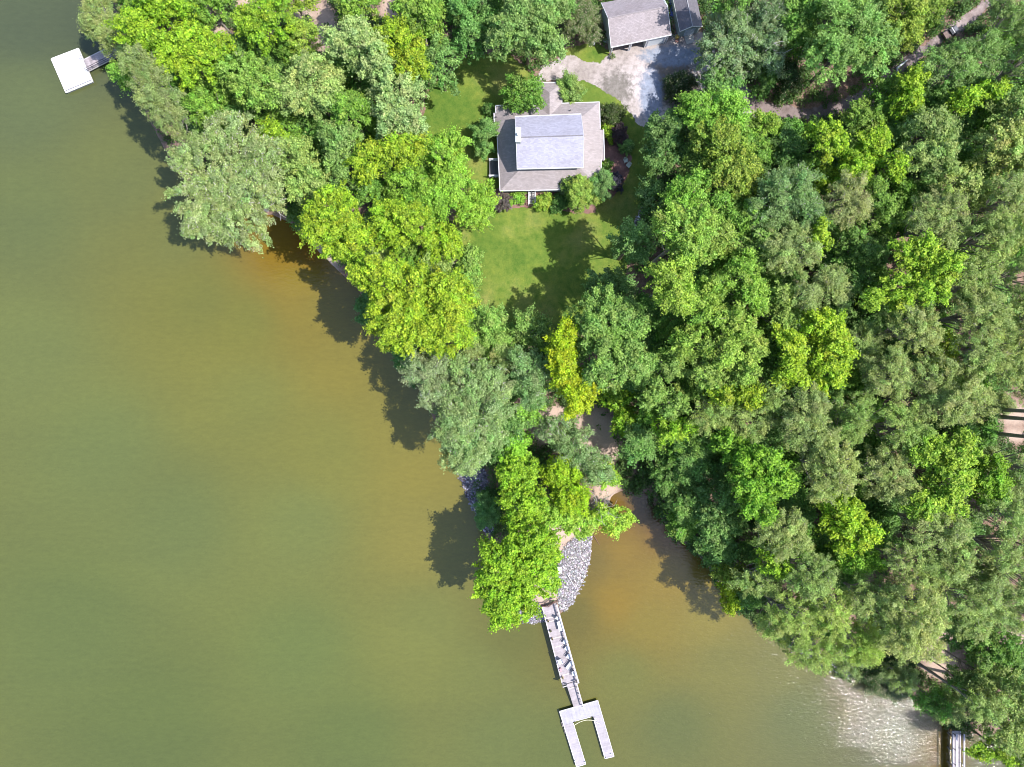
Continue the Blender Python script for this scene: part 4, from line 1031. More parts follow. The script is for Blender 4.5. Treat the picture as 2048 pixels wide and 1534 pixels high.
def leaf_cloud(g, C, RC, per, k, flat=.8, cscale=1.0, cream=0.0, size=1.0):
    """C (n,3) clump centres, RC radii -> verts, faces, colours"""
    n = np.maximum(8, (per * RC ** 2 * 5.3 / size ** 2).astype(int))
    ci = np.repeat(np.arange(len(C)), n); m = len(ci)
    d = unit(g.normal(0, 1, (m, 3))); flip = (d[:, 2] < 0) & (g.random(m) < .68); d[flip, 2] *= -1
    r = RC[ci] * (.40 + .65 * g.random(m) ** .6 + .45 * (g.random(m) < .10))
    # little lobes on each clump so that its edge is ragged
    lob = 1 + .22 * np.sin(d[:, 0] * 7 + ci * 1.7) * np.sin(d[:, 1] * 7 + ci * 2.3) + .12 * g.normal(0, 1, m)
    # each clump is drawn out along its own spray direction
    o = unit(unit((C - C.mean(0)) * np.array([1, 1, .3])) + g.normal(0, .55, (len(C), 3)))
    st_ = .35 + .9 * g.random(len(C)); sq = .92 - .22 * g.random(len(C))
    dd = d * sq[ci][:, None] + (st_[ci] * (d * o[ci]).sum(1))[:, None] * o[ci]
    P = C[ci] + dd * (r * lob)[:, None] * np.array([1, 1, flat])
    N = unit(d * .6 + np.array([0, 0, .75]) + g.normal(0, .58, (m, 3)))
    T = unit(np.cross(N, g.normal(0, 1, (m, 3)))); Bt = np.cross(N, T)
    s = (.5 + .75 * g.random(m)) * size
    a = T * (k['ll'] * .5 * s)[:, None]; b = Bt * (k['lw'] * .5 * s)[:, None]
    V = np.stack([P - a, P + b * 1.0 - a * .1, P + a, P - b - a * .1], 1).reshape(-1, 3)
    F = np.arange(m * 4).reshape(m, 4)
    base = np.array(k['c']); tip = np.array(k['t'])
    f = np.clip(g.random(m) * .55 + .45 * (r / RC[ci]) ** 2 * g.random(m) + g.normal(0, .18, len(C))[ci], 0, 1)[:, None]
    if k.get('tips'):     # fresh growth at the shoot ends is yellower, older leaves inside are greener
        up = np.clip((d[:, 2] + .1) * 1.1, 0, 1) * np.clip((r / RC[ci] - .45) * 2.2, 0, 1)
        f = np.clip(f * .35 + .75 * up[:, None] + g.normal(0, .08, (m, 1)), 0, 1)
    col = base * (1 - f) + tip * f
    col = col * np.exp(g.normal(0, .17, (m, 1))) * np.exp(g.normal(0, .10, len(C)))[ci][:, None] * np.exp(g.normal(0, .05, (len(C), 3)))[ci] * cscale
    if cream > 0:
        w = g.random(m) < cream
        col[w] = np.array([.55, .48, .36]) * (.7 + .5 * g.random((w.sum(), 1)))
    return V, F, np.clip(col, .005, .8)

def set_tint(me, col):
    at = me.attributes.new("tint", 'FLOAT_COLOR', 'FACE')
    at.data.foreach_set("color", np.concatenate([col, np.ones((len(col), 1))], 1).astype(np.float32).ravel())

NLEAF = 0
CROWN = 1.13
def plant(kind, h, ells, label, cat=None, group=None, seed=0, name=None, hue=(1, 1, 1), dense=1.0, cream=None, depth=None, limbs=0):
    global NLEAF
    k = dict(KIND[kind]); g = np.random.default_rng(1000 + seed)
    k['c'] = tuple(a * b for a, b in zip(k['c'], hue)); k['t'] = tuple(a * b for a, b in zip(k['t'], hue))
    small = h < 6
    if h >= 13: h = 13 + (h - 13) * 1.25 + 1.6
    E = []
    USED.extend(ells)
    for e in ells:
        px, py, rx, ry = e[:4]
        zc = 2.0 + h * .72
        for _ in range(2):
            p = W(px, py, zc); zc = gzf(p.x, p.y) + h * .72
        s_ = (H - zc) / H / PXM
        E.append((p.x, p.y, rx * s_ * CROWN, ry * s_ * CROWN))
    area = np.array([e[2] * e[3] for e in E]); cx = sum(e[0] * a for e, a in zip(E, area)) / area.sum(); cy = sum(e[1] * a for e, a in zip(E, area)) / area.sum()
    zb = gzf(cx, cy)
    if bil(SD, cx, cy) < 0.3 and not small:      # a leaning shore tree stands on the bank, not in the lake
        for _ in range(60):
            d0 = bil(SD, cx, cy)
            if d0 > 0.5: break
            gxx = bil(SD, cx + 1.5, cy) - bil(SD, cx - 1.5, cy); gyy = bil(SD, cx, cy + 1.5) - bil(SD, cx, cy - 1.5)
            L_ = math.hypot(gxx, gyy) + 1e-6; cx += .3 * gxx / L_; cy += .3 * gyy / L_
        zb = gzf(cx, cy)
    zb = max(zb, 0.05)
    Cs, Rs = [], []
    for ei, (ex, ey, rx, ry) in enumerate(E):
        rm = math.sqrt(rx * ry)
        T = min(h * (.62 if not small else .85), (depth or (1.15 if kind not in 'PTA' else .8)) * rm + .6)
        sp = k['sp'] * (.55 if small and rm < 1.8 else (.8 if small else 1))
        rcs = .55 if small and rm < 1.8 else (.8 if small else 1)
        n = int(math.pi * rx * ry / sp ** 2 * 1.75 * dense) + 4
        ph = g.random(4) * 6.28
        # main boughs: clumps gather on them and thin out in the hollows between
        bs_ = (2.3 if kind not in 'PTSA' else 1.9) * (.45 if small else 1)
        LB = []
        for _ in range(400):
            q = g.random(2) * 2 - 1
            if q @ q > 1.05: continue
            q = q * [rx, ry]
            if all((q[0] - o_[0]) ** 2 + (q[1] - o_[1]) ** 2 > (bs_ * .8) ** 2 for o_ in LB): LB.append(q)
        LB = np.array(LB) if LB else np.zeros((1, 2)); LH = g.normal(0, .45, len(LB)) * (.3 if small else 1)
        pts = []; tries = 0
        while len(pts) < n and tries < 40:
            tries += 1
            u_ = g.random((n * 3, 2)) * 2 - 1
            th = np.arctan2(u_[:, 1], u_[:, 0]); rr = np.hypot(u_[:, 0], u_[:, 1])
            lim = .92 + .13 * np.sin(2 * th + ph[0]) + .10 * np.sin(3 * th + ph[1]) + .08 * np.sin(5 * th + ph[2]) + .08 * np.sin(9 * th + ph[3]) + .07 * np.sin(14 * th + ph[1] * 3) + (.16 * (g.random(len(th)) < .12))
            for (a, b), r0, l0 in zip(u_, rr, lim):
                if r0 > l0: continue
                rel = r0 / l0
                q = g.random()
                zz = h - T + T * math.sqrt(max(0, 1 - rel ** 2.2)) * (1 if q < .62 else (.35 + .5 * g.random()))
                dl = np.hypot(LB[:, 0] - a * rx, LB[:, 1] - b * ry); ib = int(dl.argmin()); e_ = dl[ib] / (bs_ * .62)
                if e_ > 1 and g.random() < .42: continue
                zz += LH[ib] + bs_ * .24 * (1 - min(e_, 1.5) ** 2) + g.normal(0, .12) * (1 if not small else .4)
                pos = (a * rx, b * ry, zz)
                ok = True
                for c in pts[-60:]:
                    if (c[0] - pos[0]) ** 2 + (c[1] - pos[1]) ** 2 + ((c[2] - pos[2]) * .8) ** 2 < (sp * .66) ** 2: ok = False; break
                if ok: pts.append(pos)
                if len(pts) >= n: break
        pts = np.array(pts)
        Cs.append(pts + np.array([ex, ey, zb])); r_ = (k['rc'][0] * .85 + (k['rc'][1] * 1.08 - k['rc'][0] * .85) * g.random(len(pts)) ** 1.2) * rcs
        Rs.append(r_)
    C = np.concatenate(Cs); RC = np.concatenate(Rs)
    C[:, 2] = np.maximum(C[:, 2], zb + .25)
    cr = cream if cream is not None else 0.0
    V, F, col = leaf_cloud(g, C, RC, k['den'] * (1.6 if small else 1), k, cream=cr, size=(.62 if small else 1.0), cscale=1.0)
    NLEAF += len(F)
    nm = name or (k['nm'] if not small else 'shrub')
    cat = cat or {'broadleaf_tree': 'tree', 'pine_tree': 'pine tree', 'shrub': 'shrub', 'dead_shrub': 'shrub'}.get(nm, 'tree')
    r = root(nm, (cx, cy, zb), label, cat, group)
    me = np_mesh("crown", V, F); set_tint(me, col); link_mesh("crown" if not small else "foliage", me, LEAF, r)
    # trunk and limbs
    b = MB(); tr = max(.05, .011 * h + .03 * math.sqrt(area.max()) * .5)
    top = np.array([cx, cy, zb + h * .72]); ctr = C.mean(0)
    lean = np.array([ctr[0] - cx, ctr[1] - cy]) * .8
    tp = [(cx, cy, zb - .4), (cx + lean[0] * .15, cy + lean[1] * .15, zb + h * .3), (cx + lean[0] * .5, cy + lean[1] * .5, zb + h * .55), (cx + lean[0], cy + lean[1], zb + h * .8)]
    b.tube(tp, [tr * 1.25, tr, tr * .7, tr * .25], 8 if h > 8 else 6)
    nl = min(len(C), limbs if limbs else (22 if h > 8 else 8))
    for i in g.choice(len(C), nl, replace=False):
        c = C[i]; f = .45 + .35 * g.random(); st = np.array([cx + lean[0] * f * .8, cy + lean[1] * f * .8, zb + h * f * .9])
        if c[2] < st[2]: st[2] = zb + .6 * (c[2] - zb)
        md = (st + c) / 2 + np.array([0, 0, -.12 * np.linalg.norm(c - st)]) * .5
        b.tube([st, md, c], [tr * .4, tr * .26, tr * .1], 5)
    if k['tw'] > 0:
        for i in range(len(C)):
            if g.random() > k['tw']: continue
            c = C[i]; o = unit(c - np.array([cx, cy, zb + h * .45])); 
            for _ in range(3):
                d = unit(o * .9 + g.normal(0, .6, 3)); d[2] = abs(d[2]) * .5 + .15
                s0 = c - d * RC[i] * .5; L_ = RC[i] * (1.2 + .7 * g.random())
                w_ = .035 if kind != 'S' else .045
                e_ = s0 + d * L_ + g.normal(0, .12, 3)
                b.tube([s0, (s0 + e_) / 2 + g.normal(0, .08, 3), e_], [w_, w_ * .8, w_ * .4], 3)
    b.build("trunk" if not small else "stems", (BARK, BARK_PALE, BARK_GREY)[k['bark']], r)
    return r

def limb(r, pts, rad, name="bare_limb"):
    """pale bare limb of a tree; pts are (px,py,height above water)"""
    P = [W(*p) for p in pts]; n = len(P)
    b = MB().tube(P, [rad * (1 - .7 * i / (n - 1)) for i in range(n)], 6)
    g = random.Random(len(pts) * 7 + int(pts[0][0]))
    for i in range(1, n):
        for _ in range(3):
            d = Vector((g.uniform(-1, 1), g.uniform(-1, 1), g.uniform(-.1, .6))).normalized() * g.uniform(.6, 1.5)
            b.tube([P[i], P[i] + d * .6 + Vector((0, 0, .1)), P[i] + d], [rad * .4, rad * .3, rad * .15], 4)
    b.build(name, BARK_PALE, r)

USED = []
T = []
def t(kind, h, ells, label, **kw): T.append((kind, h, ells, label, kw))
# ---- left bank, top to bottom
t('P', 10.5, [(212, 44, 42, 50), (268, 100, 30, 30), (228, 72, 34, 30)], "grey-green pine leaning over the gangway of the white floating dock", depth=1.0)
t('G', 11, [(300, 18, 48, 34), (290, 60, 30, 26)], "deep green tree at the top edge behind the dockside pine")
t('L', 14, [(345, 28, 50, 38), (292, 76, 34, 34), (332, 98, 32, 26)], "lime green tree at the top left, closest lime one to the dock")
t('L', 14, [(412, 108, 50, 34), (375, 150, 32, 30), (420, 140, 40, 30)], "lime tree directly below and right of the top left lime tree")
t('G', 12, [(425, 22, 38, 30)], "bright green tree at the top edge left of the bare pink soil")
t('G', 8, [(258, 150, 22, 20), (275, 168, 16, 16)], "small bright green tree hugging the shore just below the gangway")
t('T', 16, [(305, 150, 28, 30), (328, 190, 34, 34), (352, 230, 36, 32), (372, 262, 28, 26)], "long olive-tan pine lining the shore below the gangway", depth=.9)
t('L', 14, [(535, 56, 46, 46)], "round yellow-green tree just below the bare pink soil at the top", hue=(.85, .9, 1))
t('G', 13, [(492, 150, 42, 36), (530, 190, 44, 38)], "speckled mid green tree below the round yellow-green one", hue=(1.15, 1.05, 1.3))
t('G', 11, [(425, 205, 38, 36), (440, 245, 30, 22)], "mid green tree between the olive-tan pine and the speckled tree")
t('S', 15, [(408, 322, 44, 38), (470, 285, 56, 46), (436, 405, 56, 48), (500, 385, 66, 62), (505, 460, 54, 42), (440, 460, 40, 34), (540, 340, 40, 50)], "largest silver-green tree with white branches, spreading over the left shore", depth=.75)
t('L', 12, [(553, 285, 28, 30)], "small vivid lime tree at the upper right of the silver-green shore tree")
t('G', 13, [(600, 325, 34, 36), (625, 375, 36, 32)], "light green tree right of the silver-green shore tree", hue=(1.5, 1.15, 2))
t('D', 6.5, [(608, 435, 24, 22)], "dark low tree at the bank between the silver-green and golden trees", name='broadleaf_tree')
t('B', 13, [(690, 290, 38, 36), (700, 345, 38, 36)], "cool green tree left of the grove's middle golden tree", hue=(1.3, 1.15, 1.2))
t('B', 14, [(715, 100, 50, 44), (760, 130, 32, 32)], "pale green tree below the bare soil, left of the golden tree at the top", hue=(1.9, 1.4, 2.0))
t('L', 13, [(795, 100, 48, 46), (825, 155, 28, 24)], "golden-green round tree above the left end of the lawn", hue=(1.05, .92, 1))
t('B', 12, [(880, 132, 38, 42)], "blue-green round tree at the lawn's upper left corner")
t('G', 13, [(840, 38, 50, 44)], "mid green tree at the top edge above the golden and blue-green pair", hue=(1.1, 1, 1))
t('B', 13, [(632, 165, 46, 44), (600, 205, 36, 30), (655, 205, 34, 30)], "sage green tree in the middle of the upper left grove", hue=(1.8, 1.3, 1.6))
t('B', 14, [(795, 200, 50, 44), (805, 255, 46, 38)], "pale sage tree at the lawn's left side below the golden one", hue=(1.8, 1.35, 2.0))
t('G', 13, [(705, 232, 40, 36)], "mid green tree between the two sage green trees")
t('L', 14, [(745, 340, 34, 34), (800, 315, 46, 30), (830, 300, 24, 20)], "golden-green tree midway down the left grove, nearest the pale sage tree", hue=(1.05, .95, 1))
t('G', 12, [(890, 310, 42, 44), (905, 370, 42, 42), (870, 400, 40, 30)], "bright green tree at the lawn's left edge facing the house", hue=(1.3, 1.25, 1))
t('G', 11, [(820, 378, 40, 40), (845, 420, 40, 24)], "mid green tree left of the bright green one facing the house", hue=(1.15, 1.15, 1))
t('G', 8, [(965, 400, 26, 24), (945, 430, 26, 26)], "low bright green tree touching the purple bush at the house corner", hue=(1.4, 1.3, 1))
t('L', 16, [(672, 430, 48, 42), (700, 485, 52, 46), (655, 470, 34, 34)], "golden-lime tree at the bank right of the silver-green shore tree", hue=(1.05, .98, 1))
t('L', 14, [(815, 462, 48, 42), (785, 440, 26, 26)], "lime tree in the left grove level with the top of the front lawn", hue=(1.0, .95, 1))
t('L', 11, [(890, 488, 30, 34)], "small yellow-green tree at the front lawn's left edge", hue=(1.05, .98, 1))
t('G', 10, [(870, 525, 40, 24), (770, 500, 34, 30)], "grey-tinged green tree squeezed among the lime trees left of the front lawn", hue=(1.5, 1.1, 2))
t('L', 18, [(765, 560, 46, 34), (800, 630, 52, 48), (850, 585, 50, 46), (900, 600, 44, 54), (830, 670, 56, 34), (890, 665, 52, 40)], "largest vivid yellow-green tree, on the left shore below the front lawn", hue=(1.12, 1.0, 1))
t('G', 7, [(940, 545, 18, 46)], "narrow pale green hedge-like tree along the front lawn's left edge", hue=(1.3, 1.15, 1.6))
t('D', 4.5, [(736, 618, 20, 26)], "dark blue-green bush at the waterline left of the largest yellow tree", hue=(1.1, 1.2, 1.6))
t('D', 5, [(810, 718, 24, 18), (828, 745, 14, 22)], "dark green bush at the waterline below the largest yellow tree", hue=(1, 1.2, 1.4))
t('B', 11, [(965, 652, 42, 36), (990, 690, 38, 34)], "feathery sea-green tree at the foot of the front lawn", hue=(1.5, 1.3, 1.1))
t('G', 11, [(1060, 660, 34, 34)], "feathery mid green tree right of the sea-green tree below the lawn", hue=(1.1, .95, 1.5))
t('A', 14, [(862, 742, 44, 44), (880, 790, 30, 30)], "ash-grey leafed tree at the shore under the largest yellow tree")
t('A', 14.5, [(955, 770, 58, 52), (925, 840, 54, 52), (985, 810, 40, 44), (925, 900, 42, 38), (960, 865, 40, 40)], "big ash-grey tree in the middle of the shoreline above the rocks", hue=(.98, 1.08, .85))
t('A', 13, [(1058, 735, 32, 34), (1060, 775, 32, 34)], "slim grey-green tree left of the yellow column tree", hue=(.8, 1, .75))
t('P', 12, [(945, 718, 26, 26), (1015, 715, 28, 26)], "dull green pine wedged between the ash-grey trees and the feathery one")
t('Y', 15, [(1127, 680, 24, 34), (1124, 730, 30, 36), (1135, 760, 30, 30), (1155, 790, 30, 34)], "tall brilliant yellow tree shaped like a column above the sandy patch")
t('G', 16, [(1195, 640, 56, 56), (1240, 650, 42, 40), (1205, 725, 60, 48), (1255, 720, 34, 40)], "big mid green tree at the lower right tip of the front lawn", hue=(1.1, 1, 1.5))
t('B', 10, [(1215, 570, 44, 28)], "darker blue-green tree on the lawn edge behind the big mid green one", hue=(.9, .85, 1))
t('L', 7.5, [(1230, 795, 25, 22), (1247, 838, 22, 28)], "small lime tree right of the sandy patch", hue=(.9, .95, 1))
t('G', 8, [(1058, 820, 30, 26)], "low grass-green tree left of the sandy patch", hue=(1.2, 1.2, 1.2))
t('G', 8, [(1024, 892, 33, 32)], "rounded vivid grass-green tree right of the big ash-grey tree", hue=(1.35, 1.45, 1))
t('A', 9, [(1115, 860, 34, 30), (1150, 900, 40, 36), (1185, 930, 34, 32)], "thin pale grey tree in front of the sandy patch", dense=.75, hue=(.85, 1, .8))
t('G', 6.5, [(1212, 948, 22, 22)], "small rounded light green tree at the cove's left bank", hue=(1.5, 1.35, 1), name='broadleaf_tree')
t('L', 11, [(1035, 950, 40, 32), (1048, 1008, 48, 42)], "lime tree in the upper middle of the rocky point", hue=(.95, 1, 1))
t('Y', 10, [(1125, 940, 36, 28), (1138, 988, 38, 30)], "golden tree on the rocky point left of the bare white branches", hue=(.8, .95, 1))
t('G', 8, [(1110, 1030, 34, 22), (1155, 1045, 32, 26)], "fresh green tree on the point above the riprap", hue=(1.6, 1.4, 1.2))
t('G', 6.5, [(1232, 1036, 32, 20), (1205, 1030, 20, 18)], "fresh green tree leaning out over the cove", hue=(1.8, 1.5, 1.2), name='broadleaf_tree')
t('L', 13, [(1060, 1075, 46, 36), (1000, 1130, 44, 48), (1060, 1145, 50, 46), (1025, 1200, 46, 34), (1000, 1180, 44, 26), (1082, 1100, 30, 30)], "large bright lime tree at the tip of the point beside the pier", hue=(1.0, 1.05, 1))
t('D', 4, [(975, 1022, 26, 32)], "dark grey-green bush at the waterline on the point's left rocks", hue=(1.3, 1.3, 1.8))
t('N', 3.5, [(1203, 1008, 16, 20)], "bare white branches of a dead shrub on the cove's left bank")
# ---- around the house
t('B', 13, [(1065, 45, 66, 46), (1020, 85, 40, 36), (1085, 100, 36, 34)], "big cool green tree left of the garage, above the drive's left end", hue=(1.2, 1.05, 1.15))
t('B', 11, [(935, 28, 38, 36), (942, 85, 30, 34)], "deep blue-green tree at the top edge above the lawn", hue=(.85, .95, .9))
t('F', 5, [(1158, 20, 36, 32), (1165, 58, 30, 24)], "cream-flowered shrub between the big cool green tree and the garage", cream=.2, hue=(2.2, 1.9, 2))
t('G', 6.5, [(1046, 185, 34, 34), (1068, 213, 18, 12)], "round dark-centred green tree overlapping the entry roof's left side", hue=(.85, .9, 1), name='broadleaf_tree')
t('G', 4, [(1143, 180, 22, 28)], "oval green bush right of the entry roof", hue=(1.2, 1, 1.8))
t('G', 4.5, [(972, 270, 22, 32)], "oval bush against the house's left wall", hue=(1, 1, 1.8))
t('D', 1.6, [(980, 219, 11, 9)], "small round dark bush at the house's upper left corner")
t('G', 5.5, [(1160, 382, 32, 34)], "bright green shrub covering the house's lower right corner", hue=(1.4, 1.1, 1.4))
t('B', 4.6, [(1202, 368, 22, 24)], "duller green shrub right of the bright one at the house's lower right corner", hue=(.9, .9, 1.1))
t('D', 4, [(1136, 370, 17, 16)], "dark leafed bush on the roof edge left of the bright corner shrub", hue=(1.1, .9, 1.4))
t('D', 1.8, [(1122, 404, 16, 16)], "dark green bush below the house's front wall left of the corner shrub")
t('U', 2.4, [(1232, 362, 13, 18)], "dark purple bush at the lower end of the mulch bed", hue=(.5, .6, 1))
t('U', 1.8, [(1007, 403, 19, 15)], "purple-brown smoky bush in the bed at the house's lower left corner", hue=(1.2, 1.3, 1.3))
t('G', 1.5, [(1034, 396, 15, 10)], "small green bush between the purple bush and the front steps", hue=(1.2, 1.2, 1))
t('G', 1.9, [(1087, 404, 15, 15)], "round yellow-green bush right of the front steps", hue=(1.5, 1.2, 1))
t('F', 2.5, [(1222, 228, 23, 20)], "dark bush with reddish specks by the house's upper right corner", cream=.04, hue=(1.3, 1.1, 1))
t('L', 2, [(1217, 264, 12, 15)], "yellow-green bush in the bed along the house's right wall", hue=(.8, .8, 1))
t('U', 2.2, [(1239, 268, 15, 20)], "dusky maroon bush right of the yellow-green bed bush", hue=(.6, .55, .6))
t('G', 1.8, [(1253, 291, 11, 13)], "small mid green bush at the mulch bed's upper right", hue=(.8, .8, 1.4))
t('G', 1.6, [(1211, 333, 10, 14)], "green bush with yellow blooms at the house's right wall", cream=.05)
t('F', 3.2, [(1363, 172, 27, 26)], "dark bush with pale blooms beside the gravel turnaround", cream=.10)
t('A', .6, [(1226, 113, 2.5, 2.5)], "tiny grey grass clump at the garage's front left post")
# ---- top right woods
t('S', 10.5, [(1450, 60, 38, 40), (1436, 126, 40, 40), (1480, 110, 42, 46)], "silvery tree with white twigs right of the shed", hue=(.75, .85, 1.0))
t('S', 11, [(1535, 45, 40, 40), (1535, 105, 32, 38)], "second silvery tree, with bare white limbs on its right side", hue=(.7, .8, .95))
t('G', 12, [(1592, 48, 36, 42)], "green tree right of the second silvery tree at the top", hue=(1, 1, 1.2))
t('D', 13, [(1462, 4, 44, 20)], "dark tree at the top edge right of the shed roof", hue=(1.2, 1.2, 1))
t('D', 15, [(1690, 64, 54, 46), (1650, 128, 46, 42), (1722, 112, 42, 44)], "huge dark green tree above the bend of the dirt track", hue=(1.7, 1.45, 1.6))
t('G', 13, [(1652, 14, 42, 24)], "mid green tree at the top edge above the huge dark tree", hue=(.8, .85, 1.1))
t('G', 11, [(1800, 30, 46, 40), (1790, 72, 38, 26)], "olive tree with bare grey twigs at the top edge left of the track", hue=(1.3, 1, 1))
t('G', 10, [(1855, 20, 30, 34)], "small mid green tree at the top edge beside the track", hue=(1, .9, 1))
t('F', 6, [(1575, 156, 22, 28)], "dark glossy tree with pale specks at the track's inner bend", cream=.05, name='broadleaf_tree', hue=(.9, 1, 1))
t('D', 7, [(1525, 160, 28, 26)], "dark low tree under the silvery trees beside the track")
t('G', 13, [(1395, 238, 40, 36), (1446, 236, 38, 38)], "bright green tree between turnaround and dirt track", hue=(1.1, 1.15, 1))
t('L', 14, [(1425, 300, 46, 46), (1470, 345, 46, 46), (1440, 360, 40, 34)], "broad olive-yellow tree below the bright green one by the turnaround", hue=(.85, .75, 1.6))
t('B', 11, [(1335, 262, 40, 34), (1325, 310, 36, 34)], "dark blue-green tree bordering the right side of the lawn's upper arm", hue=(.8, .8, .85))
t('G', 11, [(1380, 330, 28, 34)], "mid green tree between the blue-green border tree and the olive-yellow tree", hue=(.9, .8, 1))
t('G', 9, [(1520, 260, 30, 28)], "small green tree just below the pale gravel patch on the track", hue=(1.3, 1.1, 1))
t('G', 7, [(1570, 262, 26, 18)], "low deep green tree on the lower side of the track, left one", hue=(.8, 1, 1.2))
t('D', 7, [(1625, 268, 24, 16)], "low dark tree on the lower side of the track, middle one", hue=(1.3, 1.2, 1))
t('D', 9, [(1570, 300, 44, 34)], "dark tree between the small track-side trees and the oval lime tree", hue=(1.1, 1.1, 1.2))
t('L', 13, [(1642, 290, 28, 32)], "oval lime tree standing alone below the middle of the dirt track")
t('L', 13, [(1730, 298, 32, 24), (1700, 345, 30, 34), (1758, 348, 26, 26)], "lime tree with three lobes right of the oval lime tree")
t('L', 11, [(1645, 362, 22, 26)], "small lime tree below the oval lime tree", hue=(.95, .9, 1))
t('G', 12, [(1712, 246, 32, 30)], "mid green tree above the three-lobed lime tree", hue=(1, .9, 1))
t('L', 13, [(1803, 182, 22, 26), (1798, 218, 25, 24)], "narrow lime tree just below the bleached log")
t('G', 11, [(1755, 190, 24, 28), (1757, 235, 24, 22)], "green tree touching the left side of the narrow lime tree", hue=(.9, .9, 1))
t('L', 13, [(1905, 218, 32, 19), (1958, 198, 20, 18)], "flat wide lime tree at the upper right between green trees")
t('G', 14, [(1840, 275, 44, 40), (1850, 330, 38, 28), (1800, 330, 34, 26)], "broad mid green tree right of the three-lobed lime tree", hue=(1.3, 1, 2))
t('P', 14, [(1880, 140, 50, 40), (1945, 130, 42, 40)], "dull green pine below the dark buggy", hue=(.7, .9, .75))
t('P', 15, [(2008, 42, 44, 46)], "dull green pine in the top right corner", hue=(.75, .9, .8))
t('P', 15, [(2025, 140, 36, 46)], "dull green pine at the right edge, second from the top", hue=(.8, .9, .8))
t('G', 14, [(2015, 235, 44, 40)], "light mottled green tree at the right edge above the pale one", hue=(1.3, 1, 1.8))
t('G', 15, [(1985, 305, 56, 40), (2025, 325, 36, 36)], "pale green tree at the right edge level with the house's bottom", hue=(1.7, 1.15, 2.2))
t('G', 14, [(1905, 388, 46, 36)], "soft pale green tree below the broad mid green one at the right", hue=(1.6, 1.15, 2.2))
t('P', 16, [(1992, 408, 42, 42)], "olive pine touching the right of the soft pale green tree")
t('P', 16, [(1850, 452, 50, 50)], "grey pine with visible twigs directly above the wide lime tree")
t('P', 15, [(1672, 412, 38, 46)], "brownish-grey pine below the small lime tree", hue=(1.05, .95, 1.05))
t('G', 13, [(1738, 420, 34, 42)], "green tree between the brownish-grey pine and the grey pine", hue=(.95, .9, 1))
t('G', 9, [(1730, 268, 26, 22)], "low green tree tucked behind the three-lobed lime tree", hue=(.7, .7, 1))
# ---- centre right woods
t('A', 15, [(1560, 382, 48, 38), (1530, 428, 46, 36), (1590, 432, 38, 36)], "large grey-green tree right of the olive-yellow tree", hue=(.72, .9, .65))
t('P', 16, [(1562, 512, 50, 48)], "grey pine with brown twigs below the large grey-green tree")
t('L', 15, [(1612, 492, 18, 30)], "lime sliver of a tree on the right side of the brown-twigged pine")
t('P', 16, [(1642, 580, 32, 34), (1592, 600, 26, 30)], "two-lobed olive pine above the lime tree with the bare limb")
t('B', 9, [(1302, 400, 26, 46)], "dark blue-green hedge tree beside the pale stone edging", hue=(.85, .8, .9))
t('G', 14, [(1372, 395, 42, 38)], "bright green tree right of the hedge tree by the stone edging", hue=(1.05, 1.1, 1))
t('B', 14, [(1262, 490, 34, 38)], "blue-green tree protruding onto the lawn below the stone edging", hue=(1, .95, 1))
t('G', 20, [(1332, 468, 32, 34), (1382, 458, 20, 24), (1362, 512, 34, 34)], "bright green tree right of the one protruding onto the lawn", hue=(1.25, 1.1, 1.2))
t('G', 15, [(1420, 485, 36, 34)], "light green round tree right of that lawn-edge bright green tree", hue=(1.4, 1.1, 1.4))
t('G', 13, [(1438, 428, 28, 30)], "mid green tree below the olive-yellow tree", hue=(.95, 1, 1))
t('G', 14, [(1486, 452, 26, 32)], "narrow green tree left of the large grey-green tree", hue=(1, 1, 1))
t('G', 14, [(1492, 505, 38, 36)], "mid green tree left of the brown-twigged pine", hue=(1.1, 1, 1.4))
t('G', 20, [(1322, 560, 40, 30), (1335, 600, 36, 28)], "bright yellowish-green tree near the lawn's lower right side", hue=(1.4, 1.15, 1))
t('G', 16, [(1465, 555, 34, 36), (1488, 600, 28, 28)], "vivid green tree in the middle of the right-hand woods' left half", hue=(1.2, 1.1, 1))
t('G', 16, [(1395, 605, 36, 32), (1402, 640, 32, 24)], "bright green tree left of the vivid green one", hue=(1.15, 1.05, 1))
t('G', 15, [(1545, 610, 26, 34), (1548, 655, 26, 24)], "light green tree left of the two-lobed olive pine", hue=(1.35, 1.1, 1.6))
t('G', 16, [(1370, 690, 38, 32)], "bright tree with pinkish buds left of centre in the right-hand woods", hue=(1.3, 1.1, 1.2))
t('G', 17, [(1452, 655, 36, 32), (1475, 700, 38, 34), (1430, 710, 26, 28)], "broad light green tree left of the lime tree with the bare limb", hue=(1.35, 1.1, 1.2))
t('G', 14, [(1315, 735, 33, 34)], "mid green tree right of the big mid green lawn-tip tree", hue=(1.15, 1, 1.4))
t('G', 15, [(1405, 750, 32, 34)], "rounded green tree above left of the small golden-lime tree", hue=(1.25, 1.05, 1.4))
t('G', 15, [(1470, 748, 30, 26)], "light green tree directly above the small golden-lime tree", hue=(1.2, 1.05, 1.3))
t('L', 15, [(1428, 788, 16, 17), (1476, 790, 28, 22)], "small golden-lime tree left of the bare-limb lime tree's foot", hue=(1.15, 1, 1))
t('G', 13, [(1294, 792, 22, 22)], "small green tree left of the pair above the cove", hue=(1.1, 1, 1.4))
t('G', 13, [(1338, 808, 28, 27)], "green tree above the two-headed small lime tree", hue=(1.15, 1, 1.4))
t('L', 13, [(1326, 857, 18, 20), (1358, 855, 14, 14)], "two-headed small lime tree above the cove", hue=(.9, .95, 1))
t('L', 17, [(1556, 695, 26, 32), (1560, 745, 24, 34), (1625, 655, 38, 32), (1645, 700, 34, 34), (1625, 745, 30, 32)], "large lime tree with a bare grey limb in the middle of the right woods", hue=(1.12, 1.03, 1))
